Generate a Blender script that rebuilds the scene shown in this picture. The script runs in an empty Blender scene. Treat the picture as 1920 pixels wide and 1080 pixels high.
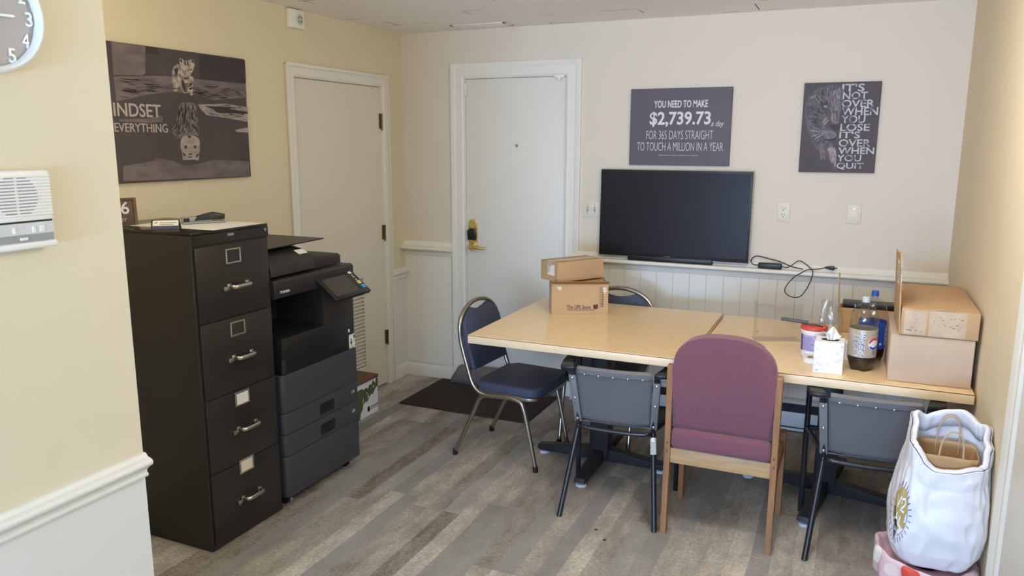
import bpy, bmesh, math, random
from mathutils import Vector, Matrix, noise
random.seed(7)
S = bpy.context.scene
PI = math.pi
R = math.radians

# ------------------------------------------------------------------ camera
CAM = Vector((2.9136, -4.6779, 1.6654))
YAW, PIT, ROL, FPX = 0.4189, -0.1862, 0.0027, 1449.16
fw = Vector((-math.sin(YAW) * math.cos(PIT), math.cos(YAW) * math.cos(PIT), math.sin(PIT)))
rt = Vector((math.cos(YAW), math.sin(YAW), 0))
up = rt.cross(fw)
rt2 = math.cos(ROL) * rt + math.sin(ROL) * up
up2 = -math.sin(ROL) * rt + math.cos(ROL) * up
cd = bpy.data.cameras.new('camera')
cam = bpy.data.objects.new('camera', cd)
S.collection.objects.link(cam)
cam.matrix_world = Matrix(((rt2.x, up2.x, -fw.x, CAM.x), (rt2.y, up2.y, -fw.y, CAM.y),
                           (rt2.z, up2.z, -fw.z, CAM.z), (0, 0, 0, 1)))
cd.sensor_width = 36
cd.lens = FPX / 1920 * 36
cd.clip_start = 0.05
S.camera = cam

# ------------------------------------------------------------------ light and exposure
S.view_settings.view_transform = 'Standard'
S.view_settings.look = 'None'
S.view_settings.gamma = 1
S.view_settings.use_curve_mapping = False
S.view_settings.exposure = 0.25
S.cycles.max_bounces = 10
S.cycles.diffuse_bounces = 6
S.cycles.transparent_max_bounces = 12
S.cycles.sample_clamp_indirect = 6

W = bpy.data.worlds.new('sky')
S.world = W
W.use_nodes = True
W.node_tree.nodes['Background'].inputs[0].default_value = (0.75, 0.87, 1.0, 1)
W.node_tree.nodes['Background'].inputs[1].default_value = 1.0


def area(name, loc, target, sx, sy, power, col, spread=PI):
    l = bpy.data.lights.new(name, 'AREA')
    l.shape = 'RECTANGLE'
    l.size, l.size_y, l.energy, l.color, l.spread = sx, sy, power, col, spread
    o = bpy.data.objects.new(name, l)
    S.collection.objects.link(o)
    o.location = loc
    o.rotation_euler = (Vector(target) - Vector(loc)).to_track_quat('-Z', 'Y').to_euler()
    return o


# daylight from the window behind the camera, aimed up as added ceiling fill
area('window_daylight', (2.25, -9.05, 0.95), (2.2, -3.5, 3.2), 1.9, 0.9, 265, (0.38, 0.60, 1.0))


def point_lamp(name, loc, power, col):
    l = bpy.data.lights.new(name, 'POINT')
    l.energy, l.color, l.shadow_soft_size = power, col, 0.16
    o = bpy.data.objects.new(name, l)
    S.collection.objects.link(o)
    o.location = loc
    return o


point_lamp('unseen_ceiling_lamp', (2.7, -2.3, 2.07), 27, (1.0, 0.95, 0.88))  # unseen lamp, placed to match the right wall and ceiling tones
point_lamp('unseen_ceiling_lamp', (0.75, -3.0, 2.07), 7.5, (1.0, 0.95, 0.68))  # unseen alcove lamp, added to warm the left wall


# ------------------------------------------------------------------ materials
def lin(c):
    return tuple(((v / 255) / 12.92 if v / 255 <= 0.04045 else ((v / 255 + 0.055) / 1.055) ** 2.4) for v in c)


def mat(name, rgb, rough=0.5, metal=0.0, var=0.0, scale=30.0, bump=0.0, bscale=200.0, rgb2=None, stretch=None,
        alpha=1.0, trans=0.0, ior=1.45, coat=0.0, spec=0.5, sheen=0.0, lo=0.35, hi=0.65):
    m = bpy.data.materials.new(name)
    m.use_nodes = True
    nt = m.node_tree
    b = nt.nodes['Principled BSDF']
    c = lin(rgb)
    b.inputs['Base Color'].default_value = (*c, 1)
    b.inputs['Roughness'].default_value = rough
    b.inputs['Metallic'].default_value = metal
    b.inputs['IOR'].default_value = ior
    b.inputs['Alpha'].default_value = alpha
    b.inputs['Transmission Weight'].default_value = trans
    b.inputs['Coat Weight'].default_value = coat
    b.inputs['Specular IOR Level'].default_value = spec
    b.inputs['Sheen Weight'].default_value = sheen
    tc = nt.nodes.new('ShaderNodeTexCoord')
    vec = tc.outputs['Object']
    if stretch:
        mp = nt.nodes.new('ShaderNodeMapping')
        mp.inputs['Scale'].default_value = stretch
        nt.links.new(vec, mp.inputs['Vector'])
        vec = mp.outputs['Vector']
    if var or rgb2:
        n = nt.nodes.new('ShaderNodeTexNoise')
        n.inputs['Scale'].default_value = scale
        n.inputs['Detail'].default_value = 5
        nt.links.new(vec, n.inputs['Vector'])
        r = nt.nodes.new('ShaderNodeValToRGB')
        r.color_ramp.elements[0].position = lo
        r.color_ramp.elements[1].position = hi
        if rgb2:
            c2 = lin(rgb2)
            r.color_ramp.elements[0].color = (*c2, 1)
            r.color_ramp.elements[1].color = (*c, 1)
        else:
            r.color_ramp.elements[0].color = (*[v * (1 - var) for v in c], 1)
            r.color_ramp.elements[1].color = (*[min(1, v * (1 + var)) for v in c], 1)
        nt.links.new(n.outputs['Fac'], r.inputs['Fac'])
        nt.links.new(r.outputs['Color'], b.inputs['Base Color'])
    if bump:
        n2 = nt.nodes.new('ShaderNodeTexNoise')
        n2.inputs['Scale'].default_value = bscale
        n2.inputs['Detail'].default_value = 3
        nt.links.new(vec, n2.inputs['Vector'])
        bp = nt.nodes.new('ShaderNodeBump')
        bp.inputs['Strength'].default_value = bump
        bp.inputs['Distance'].default_value = 0.002
        nt.links.new(n2.outputs['Fac'], bp.inputs['Height'])
        nt.links.new(bp.outputs['Normal'], b.inputs['Normal'])
    return m


def clear(name, tint=(0.97, 0.98, 0.98), rough=0.04, base=0.03):
    m = bpy.data.materials.new(name)
    m.use_nodes = True
    nt = m.node_tree
    nt.nodes.remove(nt.nodes['Principled BSDF'])
    out = nt.nodes['Material Output']
    tr = nt.nodes.new('ShaderNodeBsdfTransparent')
    tr.inputs[0].default_value = (*tint, 1)
    gl = nt.nodes.new('ShaderNodeBsdfGlossy')
    gl.inputs['Roughness'].default_value = rough
    fr = nt.nodes.new('ShaderNodeLayerWeight')
    fr.inputs['Blend'].default_value = 0.5
    pw = nt.nodes.new('ShaderNodeMath')
    pw.operation = 'POWER'
    pw.inputs[1].default_value = 4.0
    nt.links.new(fr.outputs['Facing'], pw.inputs[0])
    ad = nt.nodes.new('ShaderNodeMath')
    ad.operation = 'MULTIPLY_ADD'
    ad.inputs[1].default_value = 0.55
    ad.inputs[2].default_value = base
    mx = nt.nodes.new('ShaderNodeMixShader')
    nt.links.new(pw.outputs[0], ad.inputs[0])
    nt.links.new(ad.outputs[0], mx.inputs[0])
    nt.links.new(tr.outputs[0], mx.inputs[1])
    nt.links.new(gl.outputs[0], mx.inputs[2])
    nt.links.new(mx.outputs[0], out.inputs[0])
    return m


CREAM, WAINSCOT = (224, 212, 183), (228, 225, 217)


def wall_mat(name, split, groove=False, cream=CREAM, white=WAINSCOT):
    """wall paint: cream above the rail, white wainscot below it (two paints on one wall)"""
    m = mat(name, cream, rough=0.75, bump=0.12, bscale=60)
    nt = m.node_tree
    b = nt.nodes['Principled BSDF']
    if split is None:
        return m
    tc = nt.nodes.new('ShaderNodeTexCoord')
    sp = nt.nodes.new('ShaderNodeSeparateXYZ')
    nt.links.new(tc.outputs['Object'], sp.inputs[0])
    lt = nt.nodes.new('ShaderNodeMath')
    lt.operation = 'LESS_THAN'
    lt.inputs[1].default_value = split
    nt.links.new(sp.outputs['Z'], lt.inputs[0])
    mx = nt.nodes.new('ShaderNodeMix')
    mx.data_type = 'RGBA'
    mx.inputs[6].default_value = (*lin(cream), 1)
    mx.inputs[7].default_value = (*lin(white), 1)
    nt.links.new(lt.outputs[0], mx.inputs[0])
    nt.links.new(mx.outputs[2], b.inputs['Base Color'])
    return m


def floor_mat():
    m = mat('carpet_planks', (140, 130, 120), rough=0.95, spec=0.1)
    nt = m.node_tree
    N, L = nt.nodes, nt.links
    b = N['Principled BSDF']
    tc = N.new('ShaderNodeTexCoord')
    sp = N.new('ShaderNodeSeparateXYZ')
    L.new(tc.outputs['Object'], sp.inputs[0])

    def mth(op, a, bb=None):
        n = N.new('ShaderNodeMath')
        n.operation = op
        for i, v in enumerate((a, bb)):
            if v is None:
                continue
            if isinstance(v, (int, float)):
                n.inputs[i].default_value = v
            else:
                L.new(v, n.inputs[i])
        return n.outputs[0]

    def white(x, y, seed):
        c = N.new('ShaderNodeCombineXYZ')
        L.new(x, c.inputs[0])
        if y is not None:
            L.new(y, c.inputs[1])
        c.inputs[2].default_value = seed
        w = N.new('ShaderNodeTexWhiteNoise')
        w.noise_dimensions = '3D'
        L.new(c.outputs[0], w.inputs['Vector'])
        return w.outputs['Value']

    row = mth('FLOOR', mth('DIVIDE', mth('ADD', sp.outputs['X'], 0.13), 0.25))
    off = white(row, None, 3.7)
    col = mth('FLOOR', mth('ADD', mth('DIVIDE', sp.outputs['Y'], 1.0), off))
    tone = white(row, col, 1.3)
    # bands inside a plank: thirds of its width, each its own yarn colour, wandering a little
    wob = N.new('ShaderNodeTexNoise')
    wob.inputs['Scale'].default_value = 1.6
    L.new(tc.outputs['Object'], wob.inputs['Vector'])
    xs = mth('ADD', sp.outputs['X'], mth('MULTIPLY', mth('SUBTRACT', wob.outputs['Fac'], 0.5), 0.03))
    band = mth('FLOOR', mth('DIVIDE', mth('ADD', xs, 0.13), 0.0833))
    btone = white(band, col, 8.1)
    # cloudy wear stretched along the plank
    mp = N.new('ShaderNodeMapping')
    mp.inputs['Scale'].default_value = (6.5, 2.6, 1)
    L.new(tc.outputs['Object'], mp.inputs['Vector'])
    cl = N.new('ShaderNodeTexNoise')
    cl.inputs['Scale'].default_value = 1.5
    cl.inputs['Detail'].default_value = 8
    cl.inputs['Roughness'].default_value = 0.7
    L.new(mp.outputs[0], cl.inputs['Vector'])
    fib = N.new('ShaderNodeTexNoise')
    fib.inputs['Scale'].default_value = 170
    fib.inputs['Detail'].default_value = 2
    L.new(tc.outputs['Object'], fib.inputs['Vector'])
    fac = mth('ADD', mth('ADD', mth('MULTIPLY', tone, 0.30), mth('MULTIPLY', btone, 0.42)),
              mth('ADD', mth('MULTIPLY', mth('SUBTRACT', cl.outputs['Fac'], 0.5), 1.3), 0.16))
    spk = N.new('ShaderNodeTexNoise')
    spk.inputs['Scale'].default_value = 62
    spk.inputs['Detail'].default_value = 6
    spk.inputs['Roughness'].default_value = 0.75
    L.new(tc.outputs['Object'], spk.inputs['Vector'])
    fac = mth('ADD', fac, mth('MULTIPLY', mth('SUBTRACT', fib.outputs['Fac'], 0.5), 0.7))
    fac = mth('ADD', fac, mth('MULTIPLY', mth('SUBTRACT', spk.outputs['Fac'], 0.5), mth('ADD', 0.35, mth('MULTIPLY', cl.outputs['Fac'], 1.3))))
    r = N.new('ShaderNodeValToRGB')
    e = r.color_ramp.elements
    e[0].position = 0.08
    e[0].color = (*lin((118, 108, 99)), 1)
    e[1].position = 0.95
    e[1].color = (*lin((212, 203, 192)), 1)
    for p, c in ((0.30, (146, 138, 128)), (0.45, (156, 150, 144)), (0.60, (170, 161, 150)), (0.78, (190, 182, 172))):
        k = e.new(p)
        k.color = (*lin(c), 1)
    L.new(fac, r.inputs['Fac'])
    # some bands are blue-grey yarn
    blue = mth('GREATER_THAN', white(band, col, 5.5), 0.72)
    mx = N.new('ShaderNodeMix')
    mx.data_type = 'RGBA'
    mx.inputs[7].default_value = (*lin((146, 147, 150)), 1)
    L.new(mth('MULTIPLY', blue, 0.5), mx.inputs[0])
    L.new(r.outputs['Color'], mx.inputs[6])
    L.new(mx.outputs[2], b.inputs['Base Color'])
    bp = N.new('ShaderNodeBump')
    bp.inputs['Strength'].default_value = 0.5
    bp.inputs['Distance'].default_value = 0.004
    L.new(fib.outputs['Fac'], bp.inputs['Height'])
    L.new(bp.outputs[0], b.inputs['Normal'])
    return m


def ceiling_mat():
    m = mat('ceiling_tiles', (246, 242, 238), rough=0.85, bump=0.2, bscale=90)
    nt = m.node_tree
    N, L = nt.nodes, nt.links
    b = N['Principled BSDF']
    tc = N.new('ShaderNodeTexCoord')
    br = N.new('ShaderNodeTexBrick')
    br.inputs['Color1'].default_value = (0, 0, 0, 1)
    br.inputs['Color2'].default_value = (0, 0, 0, 1)
    br.inputs['Mortar'].default_value = (1, 1, 1, 1)
    br.inputs['Scale'].default_value = 1.0
    br.inputs['Mortar Size'].default_value = 0.0035
    br.inputs['Brick Width'].default_value = 0.61
    br.inputs['Row Height'].default_value = 0.305
    mp = N.new('ShaderNodeMapping')
    mp.inputs['Location'].default_value = (0.1, 0.05, 0)
    L.new(tc.outputs['Object'], mp.inputs['Vector'])
    L.new(mp.outputs[0], br.inputs['Vector'])
    n = N.new('ShaderNodeTexNoise')
    n.inputs['Scale'].default_value = 3.1
    L.new(tc.outputs['Object'], n.inputs['Vector'])
    r = N.new('ShaderNodeValToRGB')
    r.color_ramp.elements[0].position = 0.55
    r.color_ramp.elements[1].position = 0.62
    L.new(n.outputs['Fac'], r.inputs['Fac'])
    mu = N.new('ShaderNodeMath')
    mu.operation = 'MULTIPLY'
    L.new(br.outputs['Color'], mu.inputs[0])
    L.new(r.outputs['Color'], mu.inputs[1])
    mx = N.new('ShaderNodeMix')
    mx.data_type = 'RGBA'
    mx.inputs[6].default_value = (*lin((246, 242, 238)), 1)
    mx.inputs[7].default_value = (*lin((105, 92, 80)), 1)
    L.new(mu.outputs[0], mx.inputs[0])
    L.new(mx.outputs[2], b.inputs['Base Color'])
    return m


M = dict(
    trim=mat('white_trim_paint', (232, 228, 218), 0.4),
    door=mat('white_door_paint', (228, 223, 213), 0.42, bump=0.05, bscale=40),
    cream_door=mat('offwhite_door_paint', (226, 219, 202), 0.45, bump=0.05, bscale=40),
    black_metal=mat('black_cabinet_enamel', (44, 41, 39), 0.33, var=0.06, scale=3, bump=0.08, bscale=300),
    black_top=mat('black_gloss_enamel', (36, 33, 31), 0.16),
    steel=mat('brushed_steel', (190, 186, 178), 0.3, 1.0),
    chrome=mat('chrome', (186, 180, 170), 0.25, 1.0),
    bronze=mat('dark_bronze', (132, 110, 78), 0.4, 0.9),
    brass=mat('polished_brass', (236, 212, 140), 0.3, 1.0, var=0.15, scale=60),
    black_plastic=mat('black_plastic', (30, 29, 30), 0.38),
    dark_gloss=mat('glossy_black', (16, 15, 16), 0.1),
    screen=mat('tv_screen', (38, 34, 38), 0.3, spec=0.16),
    copier=mat('copier_charcoal', (44, 41, 42), 0.42, bump=0.06, bscale=500),
    copier_gray=mat('copier_slate', (66, 66, 74), 0.42, bump=0.06, bscale=500),
    lcd=mat('panel_glass', (62, 56, 50), 0.15),
    white=mat('white_plastic', (236, 234, 228), 0.4),
    white_gray=mat('pale_gray_plastic', (206, 208, 208), 0.4),
    gray=mat('gray_plastic', (150, 152, 154), 0.45),
    clock_gray=mat('clock_face_gray', (172, 164, 160), 0.45),
    numeral=mat('silver_numeral', (226, 230, 226), 0.35),
    almond=mat('almond_plastic', (222, 214, 196), 0.4),
    paper=mat('paper', (232, 228, 224), 0.7),
    label_paper=mat('label_paper', (226, 214, 190), 0.7),
    ink=mat('black_ink', (44, 38, 36), 0.7),
    tabletop=mat('maple_laminate', (240, 210, 164), 0.24, var=0.05, scale=6, stretch=(2, 18, 2)),
    tableedge=mat('maple_edge', (240, 215, 178), 0.4, var=0.05, scale=8, stretch=(2, 30, 30)),
    table_base=mat('black_table_base', (40, 39, 42), 0.5, bump=0.1, bscale=300),
    glide=mat('white_glide', (205, 212, 226), 0.5),
    blue_fabric=mat('navy_vinyl', (70, 74, 96), 0.62, var=0.12, scale=140, bump=0.25, bscale=260),
    chair_tube=mat('smoky_chrome', (172, 163, 150), 0.33, 1.0),
    sling=mat('gray_mesh_sling', (114, 114, 118), 0.5, var=0.06, scale=300, alpha=0.84),
    sling_edge=mat('gray_vinyl_sleeve', (120, 121, 126), 0.45),
    black_tube=mat('black_tube', (34, 35, 42), 0.26, coat=0.3),
    maroon=mat('maroon_fabric', (122, 76, 90), 0.9, var=0.1, scale=260, bump=0.35, bscale=330, sheen=0.3),
    oak=mat('oak', (150, 108, 74), 0.42, var=0.13, scale=7, stretch=(9, 9, 1)),
    oak_light=mat('oak_rail', (190, 156, 115), 0.42, var=0.1, scale=7, stretch=(1, 9, 9)),
    card=mat('cardboard', (192, 158, 118), 0.8, var=0.05, scale=4, bump=0.08, bscale=120),
    card_pale=mat('cardboard_pale', (196, 172, 150), 0.8, var=0.05, scale=5, bump=0.08, bscale=120),
    card_dark=mat('cardboard_edge', (150, 108, 68), 0.85),
    tape=mat('packing_tape', (198, 174, 148), 0.25, var=0.08, scale=25),
    tape_dark=mat('faded_print', (166, 142, 116), 0.7),
    tape_clear=mat('clear_tape', (235, 228, 220), 0.15, alpha=0.75),
    brown_ink=mat('brown_ink', (84, 58, 44), 0.8),
    mat_pile=mat('doormat_pile', (58, 47, 43), 0.95, var=0.3, scale=220, bump=0.6, bscale=300),
    draft=mat('gray_fabric', (112, 106, 104), 0.95, var=0.2, scale=60, bump=0.5, bscale=120),
    green=mat('leaf_green_print', (84, 104, 68), 0.6, var=0.15, scale=25),
    box_lid=mat('brown_box_lid', (112, 84, 66), 0.7),
    cola=mat('cola', (40, 24, 20), 0.1),
    pet=clear('clear_bottle_plastic', (0.90, 0.92, 0.92), 0.05, 0.06),
    silver_label=mat('silver_label', (196, 184, 166), 0.3, 0.35, var=0.08, scale=12),
    blue_label=mat('blue_label', (38, 76, 160), 0.4),
    blue_cap=mat('blue_cap', (36, 84, 172), 0.4),
    silver_cap=mat('gray_cap', (196, 198, 200), 0.4),
    red=mat('red_print', (206, 72, 60), 0.45),
    pink=mat('pink_print', (224, 190, 200), 0.5),
    purple=mat('purple_print', (82, 72, 150), 0.5),
    lilac=mat('lilac_print', (176, 166, 206), 0.5, var=0.2, scale=180),
    tub=mat('white_tub', (238, 230, 232), 0.4),
    acrylic=clear('clear_acrylic', (0.985, 0.985, 0.99), 0.12, 0.10),
    film=clear('clear_film', (0.97, 0.97, 0.97), 0.22, 0.16),
    dark_gray=mat('dark_gray_plastic', (84, 84, 88), 0.5),
    heater=mat('heater_enamel', (222, 222, 222), 0.45),
    edge_line=mat('dark_edge_line', (120, 86, 58), 0.6),
    tissue=mat('tissue', (246, 244, 240), 0.9),
    tissue_box=mat('white_carton', (238, 240, 246), 0.5),
    pale_blue=mat('pale_blue_print', (206, 216, 230), 0.5),
    pale_pink=mat('pale_pink_print', (232, 214, 208), 0.5),
    bag=mat('white_bag_film', (222, 221, 226), 0.38, bump=0.5, bscale=11),
    kraft=mat('kraft_paper', (178, 142, 102), 0.8, var=0.06, scale=20),
    kraft_cord=mat('twisted_paper_cord', (186, 164, 140), 0.8),
    gold=mat('gold_print', (176, 156, 102), 0.5),
    navy=mat('navy_print', (52, 58, 98), 0.5),
    canvas=mat('printed_canvas_black', (78, 69, 72), 0.6, var=0.08, scale=5, bump=0.1, bscale=700),
    canvas_gray=mat('printed_canvas_gray', (92, 86, 94), 0.55, var=0.04, scale=4, bump=0.1, bscale=700),
    canvas_edge=mat('canvas_edge', (52, 46, 48), 0.7),
    p_mid=mat('print_mid', (112, 101, 102), 0.6, var=0.22, scale=9, stretch=(1, 1, 3)),
    p_light=mat('print_light', (158, 146, 142), 0.6, var=0.2, scale=16, stretch=(1, 1, 3)),
    p_dark=mat('print_dark', (62, 54, 56), 0.6),
    p_fur=mat('print_fur', (190, 176, 164), 0.6, rgb2=(120, 108, 104), scale=50, lo=0.4, hi=0.6),
    p_tiger=mat('print_tiger', (134, 122, 118), 0.6, rgb2=(84, 75, 75), scale=40, stretch=(1, 1, .5)),
    p_word=mat('print_word', (178, 168, 166), 0.6),
    p_white=mat('print_white', (222, 216, 222), 0.6),
    p_lion=mat('print_lion', (106, 98, 106), 0.6, rgb2=(76, 69, 76), scale=26, stretch=(2, 1, .6)),
    p_lion2=mat('print_lion_light', (146, 134, 144), 0.6, rgb2=(104, 95, 104), scale=40),
    p_word_lion=mat('print_word_worn', (196, 190, 196), 0.6, rgb2=(116, 110, 118), scale=30, lo=0.36, hi=0.46),
    plaque=mat('dark_wood_plaque', (96, 78, 66), 0.55, var=0.15, scale=8, stretch=(1, 1, 9)),
    vent=mat('vent_white', (226, 218, 208), 0.5),
    blue_btn=mat('blue_button', (70, 150, 205), 0.4),
    yellow_btn=mat('yellow_button', (222, 196, 112), 0.4),
    metal_blade=mat('blade_metal', (120, 116, 112), 0.35, 0.8),
    floor=floor_mat(),
    ceiling=ceiling_mat(),
)
M['wall_left'] = wall_mat('left_wall_paint', 0.755)
M['wall_near'] = wall_mat('near_wall_paint', 0.755)
M['wall_back'] = wall_mat('back_wall_paint', 0.94, cream=(223, 212, 196))  # paler cream put in because light alone did not separate it from the side walls
M['wall_plain'] = wall_mat('plain_wall_paint', None, cream=(226, 210, 180))


# ------------------------------------------------------------------ mesh helpers
_txt = {}


def text_geo(s, offset=0.0, shear=0.0):
    k = (s, offset, shear)
    if k not in _txt:
        cu = bpy.data.curves.new('lettering', 'FONT')
        cu.body = s
        cu.offset = offset
        cu.shear = shear
        cu.extrude = 0.02
        cu.resolution_u = 3
        ob = bpy.data.objects.new('lettering', cu)
        S.collection.objects.link(ob)
        dg = bpy.context.evaluated_depsgraph_get()
        me = bpy.data.meshes.new_from_object(ob.evaluated_get(dg))
        vs = [v.co.copy() for v in me.vertices]
        fs = [tuple(p.vertices) for p in me.polygons]
        bpy.data.objects.remove(ob)
        bpy.data.curves.remove(cu)
        bpy.data.meshes.remove(me)
        x0, x1 = min(v.x for v in vs), max(v.x for v in vs)
        y0, y1 = min(v.y for v in vs), max(v.y for v in vs)
        _txt[k] = ([(((v.x - x0) / (x1 - x0)) - .5, ((v.y - y0) / (y1 - y0)) - .5, v.z / 0.02) for v in vs], fs,
                   (x1 - x0) / (y1 - y0))
    return _txt[k]


class MB:
    def __init__(s):
        s.bm = bmesh.new()

    def _new(s, vs, fs, mi):
        bv = [s.bm.verts.new(v) for v in vs]
        out = []
        for f in fs:
            try:
                fc = s.bm.faces.new([bv[i] for i in f])
                fc.material_index = mi
                out.append(fc)
            except ValueError:
                pass
        return bv, out

    def box(s, a, b, bevel=0.0, mi=0, rot=None, seg=2, piv=None):
        x0, y0, z0 = a
        x1, y1, z1 = b
        vs = [Vector(p) for p in ((x0, y0, z0), (x1, y0, z0), (x1, y1, z0), (x0, y1, z0),
                                  (x0, y0, z1), (x1, y0, z1), (x1, y1, z1), (x0, y1, z1))]
        if rot is not None:
            c = Vector(piv) if piv else (Vector(a) + Vector(b)) / 2
            vs = [c + rot @ (v - c) for v in vs]
        bv, fs = s._new(vs, ((0, 3, 2, 1), (4, 5, 6, 7), (0, 1, 5, 4), (1, 2, 6, 5), (2, 3, 7, 6), (3, 0, 4, 7)), mi)
        if bevel:
            es = {e for f in fs for e in f.edges}
            r = bmesh.ops.bevel(s.bm, geom=list(es), offset=bevel, segments=seg, profile=0.5, affect='EDGES')
            for f in r['faces']:
                f.material_index = mi
        return s

    def obox(s, o, u, v, w, bevel=0.0, mi=0, seg=2):
        """box from corner o with edge vectors u, v, w (right handed)"""
        o, u, v, w = map(Vector, (o, u, v, w))
        vs = [o, o + u, o + u + v, o + v, o + w, o + u + w, o + u + v + w, o + v + w]
        bv, fs = s._new(vs, ((0, 3, 2, 1), (4, 5, 6, 7), (0, 1, 5, 4), (1, 2, 6, 5), (2, 3, 7, 6), (3, 0, 4, 7)), mi)
        if bevel:
            es = {e for f in fs for e in f.edges}
            bmesh.ops.bevel(s.bm, geom=list(es), offset=bevel, segments=seg, profile=0.5, affect='EDGES')
        return s

    def tube(s, pts, r, seg=12, mi=0, closed=False, smooth=0, caps=True, r2=None):
        pts = [Vector(p) for p in pts]
        if smooth:
            out, n = [], len(pts)
            rng = range(n if closed else n - 1)
            for i in rng:
                p0 = pts[(i - 1) % n] if closed or i > 0 else pts[i] * 2 - pts[i + 1]
                p1, p2 = pts[i], pts[(i + 1) % n]
                p3 = pts[(i + 2) % n] if closed or i + 2 < n else p2 * 2 - p1
                for k in range(smooth):
                    t = k / smooth
                    out.append(.5 * ((2 * p1) + (p2 - p0) * t + (2 * p0 - 5 * p1 + 4 * p2 - p3) * t * t +
                                     (3 * p1 - p0 - 3 * p2 + p3) * t ** 3))
            if not closed:
                out.append(pts[-1])
            pts = out
        n = len(pts)
        rings, prev = [], None
        for i, p in enumerate(pts):
            if closed:
                d = pts[(i + 1) % n] - pts[i - 1]
            else:
                d = pts[min(i + 1, n - 1)] - pts[max(i - 1, 0)]
            d.normalize()
            if prev is None:
                a = Vector((0, 0, 1)) if abs(d.z) < .9 else Vector((1, 0, 0))
                u = d.cross(a).normalized()
            else:
                u = (prev - d * prev.dot(d)).normalized()
            prev = u
            v = d.cross(u)
            if isinstance(r, (list, tuple)):
                q = i / (n - 1) * (len(r) - 1)
                q0 = min(int(q), len(r) - 2)
                rr = r[q0] + (r[q0 + 1] - r[q0]) * (q - q0)
            else:
                rr = r
            rb = rr if r2 is None else r2
            rings.append([s.bm.verts.new(p + u * math.cos(2 * PI * k / seg) * rr + v * math.sin(2 * PI * k / seg) * rb)
                          for k in range(seg)])
        for i in range(n if closed else n - 1):
            A, B = rings[i], rings[(i + 1) % n]
            for k in range(seg):
                f = s.bm.faces.new((A[k], A[(k + 1) % seg], B[(k + 1) % seg], B[k]))
                f.material_index = mi
        if caps and not closed:
            f = s.bm.faces.new(rings[0][::-1]); f.material_index = mi
            f = s.bm.faces.new(rings[-1]); f.material_index = mi
        return s

    def cyl(s, p0, p1, r0, r1=None, seg=24, mi=0):
        return s.tube([p0, p1], [r0, r0 if r1 is None else r1], seg, mi)

    def lathe(s, prof, c=(0, 0, 0), seg=32, mi=0, mf=None, ax='z'):
        c = Vector(c)

        def P(r, h, a):
            x, y = r * math.cos(a), r * math.sin(a)
            if ax == 'z':
                return c + Vector((x, y, h))
            if ax == 'x':
                return c + Vector((h, x, y))
            return c + Vector((x, h, y))
        rings = []
        for (r, h) in prof:
            if r < 1e-6:
                rings.append([s.bm.verts.new(P(0, h, 0))])
            else:
                rings.append([s.bm.verts.new(P(r, h, 2 * PI * k / seg)) for k in range(seg)])
        for i in range(len(prof) - 1):
            A, B = rings[i], rings[i + 1]
            for k in range(seg):
                k2 = (k + 1) % seg
                q = [A[k % len(A)], A[k2 % len(A)], B[k2 % len(B)], B[k % len(B)]]
                q2 = []
                for v in q:
                    if v not in q2:
                        q2.append(v)
                if len(q2) > 2:
                    f = s.bm.faces.new(q2)
                    f.material_index = mi
        return s

    def prism(s, poly, o, u, v, d, mi=0, bevel=0.0):
        """extrude the 2D polygon (in axes u, v from o) by vector d"""
        o, u, v, d = map(Vector, (o, u, v, d))
        ar = sum(poly[i - 1][0] * poly[i][1] - poly[i][0] * poly[i - 1][1] for i in range(len(poly)))
        if (ar > 0) != (u.cross(v).dot(d) > 0):
            poly = poly[::-1]
        n = len(poly)
        a = [s.bm.verts.new(o + u * p[0] + v * p[1]) for p in poly]
        b = [s.bm.verts.new(o + u * p[0] + v * p[1] + d) for p in poly]
        fs = [s.bm.faces.new(a[::-1]), s.bm.faces.new(b)]
        for i in range(n):
            j = (i + 1) % n
            fs.append(s.bm.faces.new((a[i], a[j], b[j], b[i])))
        for f in fs:
            f.material_index = mi
        if bevel:
            es = {e for f in fs[:2] for e in f.edges}
            bmesh.ops.bevel(s.bm, geom=list(es), offset=bevel, segments=3, profile=0.5, affect='EDGES')
        return s

    def grid(s, fn, nu, nv, mi=0, closed_u=False):
        g = [[s.bm.verts.new(fn(i / nu, j / nv)) for j in range(nv + 1)] for i in range(nu + (0 if closed_u else 1))]
        n = len(g)
        for i in range(nu):
            for j in range(nv):
                f = s.bm.faces.new((g[i][j], g[(i + 1) % n][j], g[(i + 1) % n][j + 1], g[i][j + 1]))
                f.material_index = mi
        return s

    def text(s, t, c, u, v, w, h=None, th=0.0006, offset=0.0, shear=0.0, mi=0, fn=None):
        vs, fs, asp = text_geo(t, offset, shear)
        c, u, v = map(Vector, (c, u, v))
        n = u.cross(v)
        if h is None:
            h = w / asp
        if fn:
            vv = [fn(a * w, b * h, (d + 1) * th / 2) for a, b, d in vs]
        else:
            vv = [c + u * (a * w) + v * (b * h) + n * ((d + 1) * th / 2) for a, b, d in vs]
        s._new(vv, fs, mi)
        return s

    def build(s, name, m, parent=None, loc=None, rotz=0.0, smooth=True, ang=35, solid=0.0, sub=0, w=True):
        if w and parent is not None:      # shapes were given in room coordinates
            off, q = Vector(), parent
            while q is not None:
                off += q.location
                q = q.parent
            bmesh.ops.translate(s.bm, verts=s.bm.verts[:], vec=-off)
        bmesh.ops.recalc_face_normals(s.bm, faces=s.bm.faces[:])
        me = bpy.data.meshes.new(name)
        s.bm.to_mesh(me)
        s.bm.free()
        for k in (m if isinstance(m, (list, tuple)) else [m]):
            me.materials.append(M[k] if isinstance(k, str) else k)
        if smooth:
            me.polygons.foreach_set('use_smooth', [True] * len(me.polygons))
            me.set_sharp_from_angle(angle=R(ang))
        o = bpy.data.objects.new(name, me)
        S.collection.objects.link(o)
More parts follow.
